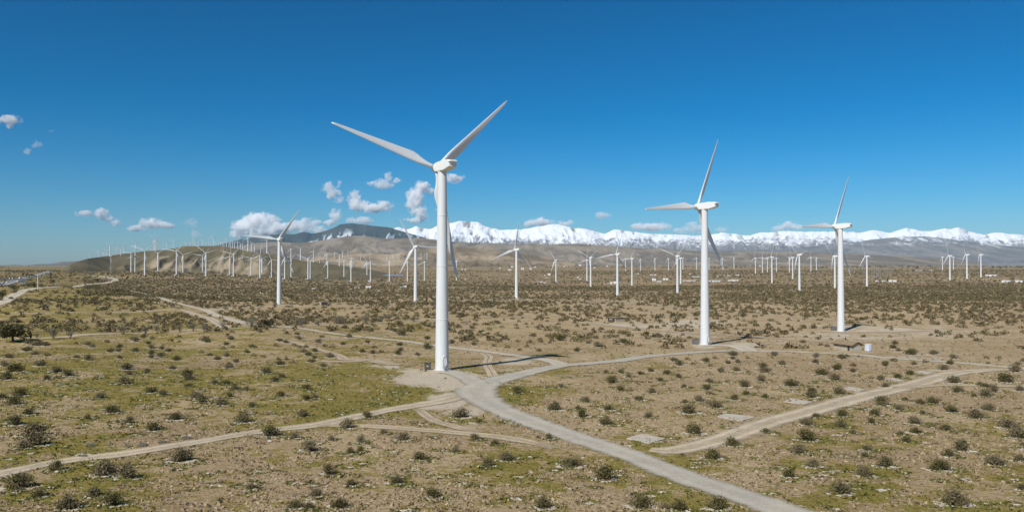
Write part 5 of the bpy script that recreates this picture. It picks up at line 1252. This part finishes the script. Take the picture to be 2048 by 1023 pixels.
# ------------------------------------------------------------------ by the highway: overpass, sign, pole, vehicles
a = np.array(at1(-70, 563)); b = np.array(at1(61, 562.5))
d = b - a; L = float(np.hypot(d[0], d[1])); rz = math.atan2(d[1], d[0])
o = empty('overpass', (a[0], a[1], max(a[2], b[2]) + 1.0), rz); tag(o, 'dark low overpass bridge crossing the highway by the roadside trees', 'bridge')
obj('deck', MB().box((L / 2, 0, 1.5), (L, 5, 1.4)).me('deck', M['dark']), o)
obj('parapet', MB().box((L / 2, -2.62, 2.35), (L, .2, .5)).me('parapet', M['dark']), o)
for fx in (.62, .35): obj('pier', MB().box((L * fx, 0, .2), (1.6, 3.5, 2.6)).me('pier', M['concrete']), o)
a = at1(47, 568.5); k = F / a[1]
o = empty('road_sign', a, -.2); tag(o, 'small blue road sign beside the highway left of the roadside trees', 'sign')
obj('board', MB().box((0, 0, 3.2 / k + .8), (5 / k, .15, 3.6 / k)).me('board', M['signblue']), o)
for sx in (-1, 1): obj('post', MB().tube((sx * 1.6 / k, .1, -.5), (sx * 1.6 / k, .1, 4 / k), .08, .08, 6).me('post', M['steel']), o)
a = at1(75.3, 581); H = 33 / F * a[1]
o = empty('lamp_pole', a); tag(o, 'tall pale pole standing at the fork of the wide gravel road', 'pole')
obj('mast', MB().tube((0, 0, -.5), (0, 0, H), .28, .18, 8).me('mast', M['boxwhite']), o)
obj('crossarm', MB().box((0, 0, H * .97), (2.4, .18, .18)).me('crossarm', M['steel']), o)
for j, (px, by, h_) in enumerate([(160, 572, 19), (57.6, 580.5, 4)]):
    a = at1(px, by); H = h_ / F * a[1]
    o = empty('utility_pole', a); tag(o, ['thin dark utility pole standing beside the loop road', 'short tan post beside the gravel road fork'][j], 'pole')
    obj('mast', MB().tube((0, 0, -.5), (0, 0, H), .16, .12, 6).me('mast', M['bark' if j == 0 else 'wood']), o)
    if j == 0: obj('crossarm', MB().box((0, 0, H * .93), (2.0, .15, .15)).me('crossarm', M['bark']), o)
veh = [(20.5, 559.3, 2.4, 'w', 'left one of two white vans on the far carriageway'), (26.2, 559.3, 2.4, 'w', 'right one of two white vans on the far carriageway'), (41, 557.6, 3.0, 'w', 'white box van farther along the highway'), (6, 567.5, 4, 'w', 'white car on the highway under the overpass'), (15.5, 565.7, 3.4, 'w', 'white car ahead of the one under the overpass'), (3.5, 569, 3.6, 'd', 'dark car at the highway\'s left end'), (37, 563.2, 3, 'w', 'white car just past the overpass pier'), (89, 544.2, 1.8, 'w', 'white vehicle farthest along the highway'), (66, 551.5, 2, 'd', 'dark car halfway along the highway')]
def car(px, by, wpx, colr, label):
    a = at1(px, by); s = 1.0; big = 'van' in label
    o = empty('van' if big else 'car', (a[0], a[1], a[2] + .55), R(62)); tag(o, label, 'van' if big else 'car', 'vehicles on the highway')
    h0, h1 = (1.0, 2.5) if big else (.85, 1.45)
    m_ = MB(); W_ = .9
    pr = [(-2.3, .35), (-2.3, h0), (-1.6, h0 + .05), (-1.1, h1), (1.4 if not big else 2.2, h1), (2.2, h0), (2.3, .35)]
    n = len(pr)
    m_.add([(x, -W_, z) for x, z in pr] + [(x, W_, z) for x, z in pr], [tuple(range(n)), tuple(range(2 * n - 1, n - 1, -1))] + [((i + 1) % n, i, n + i, n + (i + 1) % n) for i in range(n)])
    obj('body', m_.me('car_body', M['carwhite' if colr == 'w' else 'cardark']), o)
    m_ = MB()
    for sy in (-1, 1): m_.box((.1, sy * (W_ + .01), (h0 + h1) / 2 + .02), (2.0, .04, (h1 - h0) * .6))
    obj('window', m_.me('car_windows', M['glass']), o)
    for x in (-1.4, 1.4):
        for sy in (-1, 1): obj('wheel', MB().tube((x, sy * .95, .33), (x, sy * .72, .33), .33, .33, 10).me('wheel', M['tyre']), o)
for v_ in veh: car(*v_)

# ------------------------------------------------------------------ clouds, each a body of vapour of its own beyond the mountains
CY_ = 34000.0
def cloud(blobs, label, dens=0.006, wisp=0.5, seed=0):
    pts = []
    for cx, cy, rx, ry in blobs:
        ux, uz = ray(cx, cy); pts.append((float(ux) * CY_, 0.0, CAMZ + float(uz) * CY_, rx / F * CY_, ry / F * CY_))
    c = np.mean([p[:3] for p in pts], 0)
    bm = bmesh.new()
    for x, y, z, rx, rz_ in pts:
        mt = __import__('mathutils').Matrix.Translation((x - c[0], 0, z - c[2])) @ __import__('mathutils').Matrix.Diagonal((rx * 1.12, rx * .75, rz_ * 1.15, 1))
        bmesh.ops.create_icosphere(bm, subdivisions=2, radius=1.0, matrix=mt)
    me = bpy.data.meshes.new('cloud'); bm.to_mesh(me); bm.free()
    m = bpy.data.materials.new('cloud_vapour'); m.use_nodes = True; t = m.node_tree
    for n in list(t.nodes):
        if n.type == 'BSDF_PRINCIPLED': t.nodes.remove(n)
    out = [n for n in t.nodes if n.type == 'OUTPUT_MATERIAL'][0]
    pv = nd(t, 'ShaderNodeVolumePrincipled'); dens *= 1.5; pv.inputs['Color'].default_value = (1, 1, 1, 1); pv.inputs['Anisotropy'].default_value = -0.4
    co = nd(t, 'ShaderNodeTexCoord').outputs['Object']
    off = nd(t, 'ShaderNodeVectorMath', operation='ADD'); t.links.new(co, off.inputs[0]); off.inputs[1].default_value = (seed * 917.0, seed * 311.0, seed * 533.0)
    ny = noise(t, off.outputs[0], 1 / 260.0, 9, 0.70)
    nw = nd(t, 'ShaderNodeTexNoise'); nw.inputs['Scale'].default_value = 1 / 330.0; nw.inputs['Detail'].default_value = 5; t.links.new(off.outputs[0], nw.inputs['Vector'])
    sb = nd(t, 'ShaderNodeVectorMath', operation='SUBTRACT'); t.links.new(nw.outputs['Color'], sb.inputs[0]); sb.inputs[1].default_value = (.5, .5, .5)
    scv = nd(t, 'ShaderNodeVectorMath', operation='SCALE'); t.links.new(sb.outputs[0], scv.inputs[0]); scv.inputs['Scale'].default_value = 420.0
    wp = nd(t, 'ShaderNodeVectorMath', operation='ADD'); t.links.new(co, wp.inputs[0]); t.links.new(scv.outputs[0], wp.inputs[1])
    cur = None
    for x, y, z, rx, rz_ in pts:
        s_ = nd(t, 'ShaderNodeVectorMath', operation='SUBTRACT'); t.links.new(wp.outputs[0], s_.inputs[0]); s_.inputs[1].default_value = (x - c[0], 0, z - c[2])
        dv = nd(t, 'ShaderNodeVectorMath', operation='DIVIDE'); t.links.new(s_.outputs[0], dv.inputs[0]); dv.inputs[1].default_value = (rx, rx * .66, rz_)
        ln = nd(t, 'ShaderNodeVectorMath', operation='LENGTH'); t.links.new(dv.outputs[0], ln.inputs[0])
        f = math_n(t, 'SUBTRACT', 1.0, ln.outputs['Value'])
        cur = f if cur is None else math_n(t, 'MAXIMUM', cur, f)
    dd = math_n(t, 'ADD', cur, math_n(t, 'MULTIPLY', math_n(t, 'SUBTRACT', ny, .5), 7.0 * wisp))
    dd = maprange(t, dd, 0.15, 0.55)
    # nothing outside the body itself
    dd = math_n(t, 'MULTIPLY', dd, maprange(t, cur, -0.05, 0.12))
    t.links.new(math_n(t, 'MULTIPLY', dd, dens), pv.inputs['Density'])
    t.links.new(pv.outputs[0], out.inputs['Volume'])
    me.materials.append(m)
    o = obj('cloud', me, None, (c[0], CY_, c[2]))
    rm = o.modifiers.new('union', 'REMESH'); rm.mode = 'VOXEL'; rm.voxel_size = max(60.0, np.ptp([p[0] for p in pts]) / 40 + 40)
    tag(o, label, 'cloud', 'white clouds over the mountains')
cloud([(20, 240, 24, 11), (4, 242, 18, 10), (34, 238, 12, 8), (22, 250, 12, 8)], 'small torn white cloud high at the picture\'s left edge', .004, .75, 1)
cloud([(52, 302, 11, 8)], 'lower of the two small wisps below the high left cloud', .003, .6, 2)
cloud([(75, 288, 11, 7), (68, 292, 8, 6)], 'upper of the two small wisps below the high left cloud', .002, .8, 3)
cloud([(104, 262, 7, 5)], 'tiny wisp right of the high left cloud', .002, .6, 4)
cloud([(168, 428, 22, 8), (200, 427, 20, 12), (216, 437, 18, 10), (232, 447, 11, 8)], 'smaller white cloud sloping down to the right above the far left plain', .005, .45, 5)
cloud([(272, 456, 22, 8), (305, 447, 32, 13), (332, 450, 22, 11)], 'arched white cloud above the hill\'s left shoulder', .006, .4, 6)
cloud([(385, 448, 14, 13), (392, 466, 12, 12), (366, 446, 8, 6)], 'thin ragged wisp right of the arched cloud', .0016, .9, 7)
cloud([(520, 444, 46, 22), (488, 452, 32, 16), (560, 456, 36, 15), (478, 468, 22, 12), (528, 464, 46, 12)], 'largest bright cumulus, rising over the left end of the mountains', .008, .45, 8)
cloud([(602, 452, 34, 17), (628, 446, 17, 13), (640, 460, 20, 10)], 'greyish white cloud touching the largest cumulus on its right', .004, .6, 9)
cloud([(655, 376, 17, 14), (667, 389, 18, 13), (676, 399, 14, 11), (678, 368, 9, 10)], 'upright torn cloud at the top left of the mountain clouds', .005, .65, 10)
cloud([(672, 432, 16, 20), (658, 446, 18, 8)], 'small upright cloud over the forested mountain\'s left slope', .005, .6, 11)
cloud([(707, 394, 16, 17), (717, 411, 24, 13), (742, 416, 28, 11), (768, 412, 20, 14)], 'white cloud with two humps above the forested summit', .007, .4, 12)
cloud([(766, 368, 26, 11), (776, 354, 12, 13), (792, 362, 18, 7), (740, 366, 14, 5)], 'thin ragged cloud above the two-humped cloud', .003, .8, 13)
cloud([(842, 374, 24, 15), (829, 400, 22, 26), (834, 420, 20, 18), (840, 432, 20, 16), (860, 382, 13, 8), (822, 440, 16, 7)], 'tall white cloud column left of the largest turbine\'s tower', .006, .5, 14)
cloud([(905, 357, 28, 10), (922, 356, 12, 9)], 'small cloud just behind the largest turbine\'s housing', .004, .5, 15)
cloud([(1080, 444, 32, 11), (1062, 448, 18, 8)], 'low cloud on the snowy summit, left part of a pair', .004, .5, 16)
cloud([(1130, 447, 22, 9)], 'low cloud on the snowy summit, right part of a pair', .003, .6, 17)
cloud([(1207, 431, 18, 8)], 'little lone cloud over the middle of the snowy range', .0028, .7, 18)
cloud([(1302, 453, 46, 9), (1272, 451, 20, 7)], 'long flat cloud left of the second largest turbine', .0035, .5, 19)
cloud([(1388, 456, 28, 13), (1360, 461, 20, 7)], 'pale cloud directly behind the second largest turbine\'s tower', .0022, .6, 20)
cloud([(1582, 452, 30, 10), (1560, 457, 22, 6)], 'pale cloud left of the third largest turbine', .0028, .6, 21)
cloud([(1442, 458, 20, 7)], 'faint thin cloud right of the second largest turbine', .0015, .6, 22)
cloud([(722, 441, 32, 8)], 'low cloud hugging the forested summit', .0035, .6, 23)
cloud([(880, 420, 12, 6)], 'tiny puff left of the largest turbine\'s tower', .0025, .6, 24)

# ------------------------------------------------------------------ the air between
if HAZE:
    m = bpy.data.materials.new('haze_air'); m.use_nodes = True; t = m.node_tree
    for n in list(t.nodes):
        if n.type == 'BSDF_PRINCIPLED': t.nodes.remove(n)
    pv = nd(t, 'ShaderNodeVolumePrincipled'); pv.inputs['Color'].default_value = (.42, .72, 1.0, 1); pv.inputs['Density'].default_value = HAZE; pv.inputs['Anisotropy'].default_value = 0.0
    t.links.new(pv.outputs[0], [n for n in t.nodes if n.type == 'OUTPUT_MATERIAL'][0].inputs['Volume'])
    zmin = float(ZZ.min()) - 60; zmax = 1330.0
    me = MB().box((0, 11500, (zmin + zmax) / 2), (160000, 25500, zmax - zmin)).me('haze', m)
    tag(obj('haze', me), 'thin pale air haze over the plain and mountains', 'haze', kind='stuff')
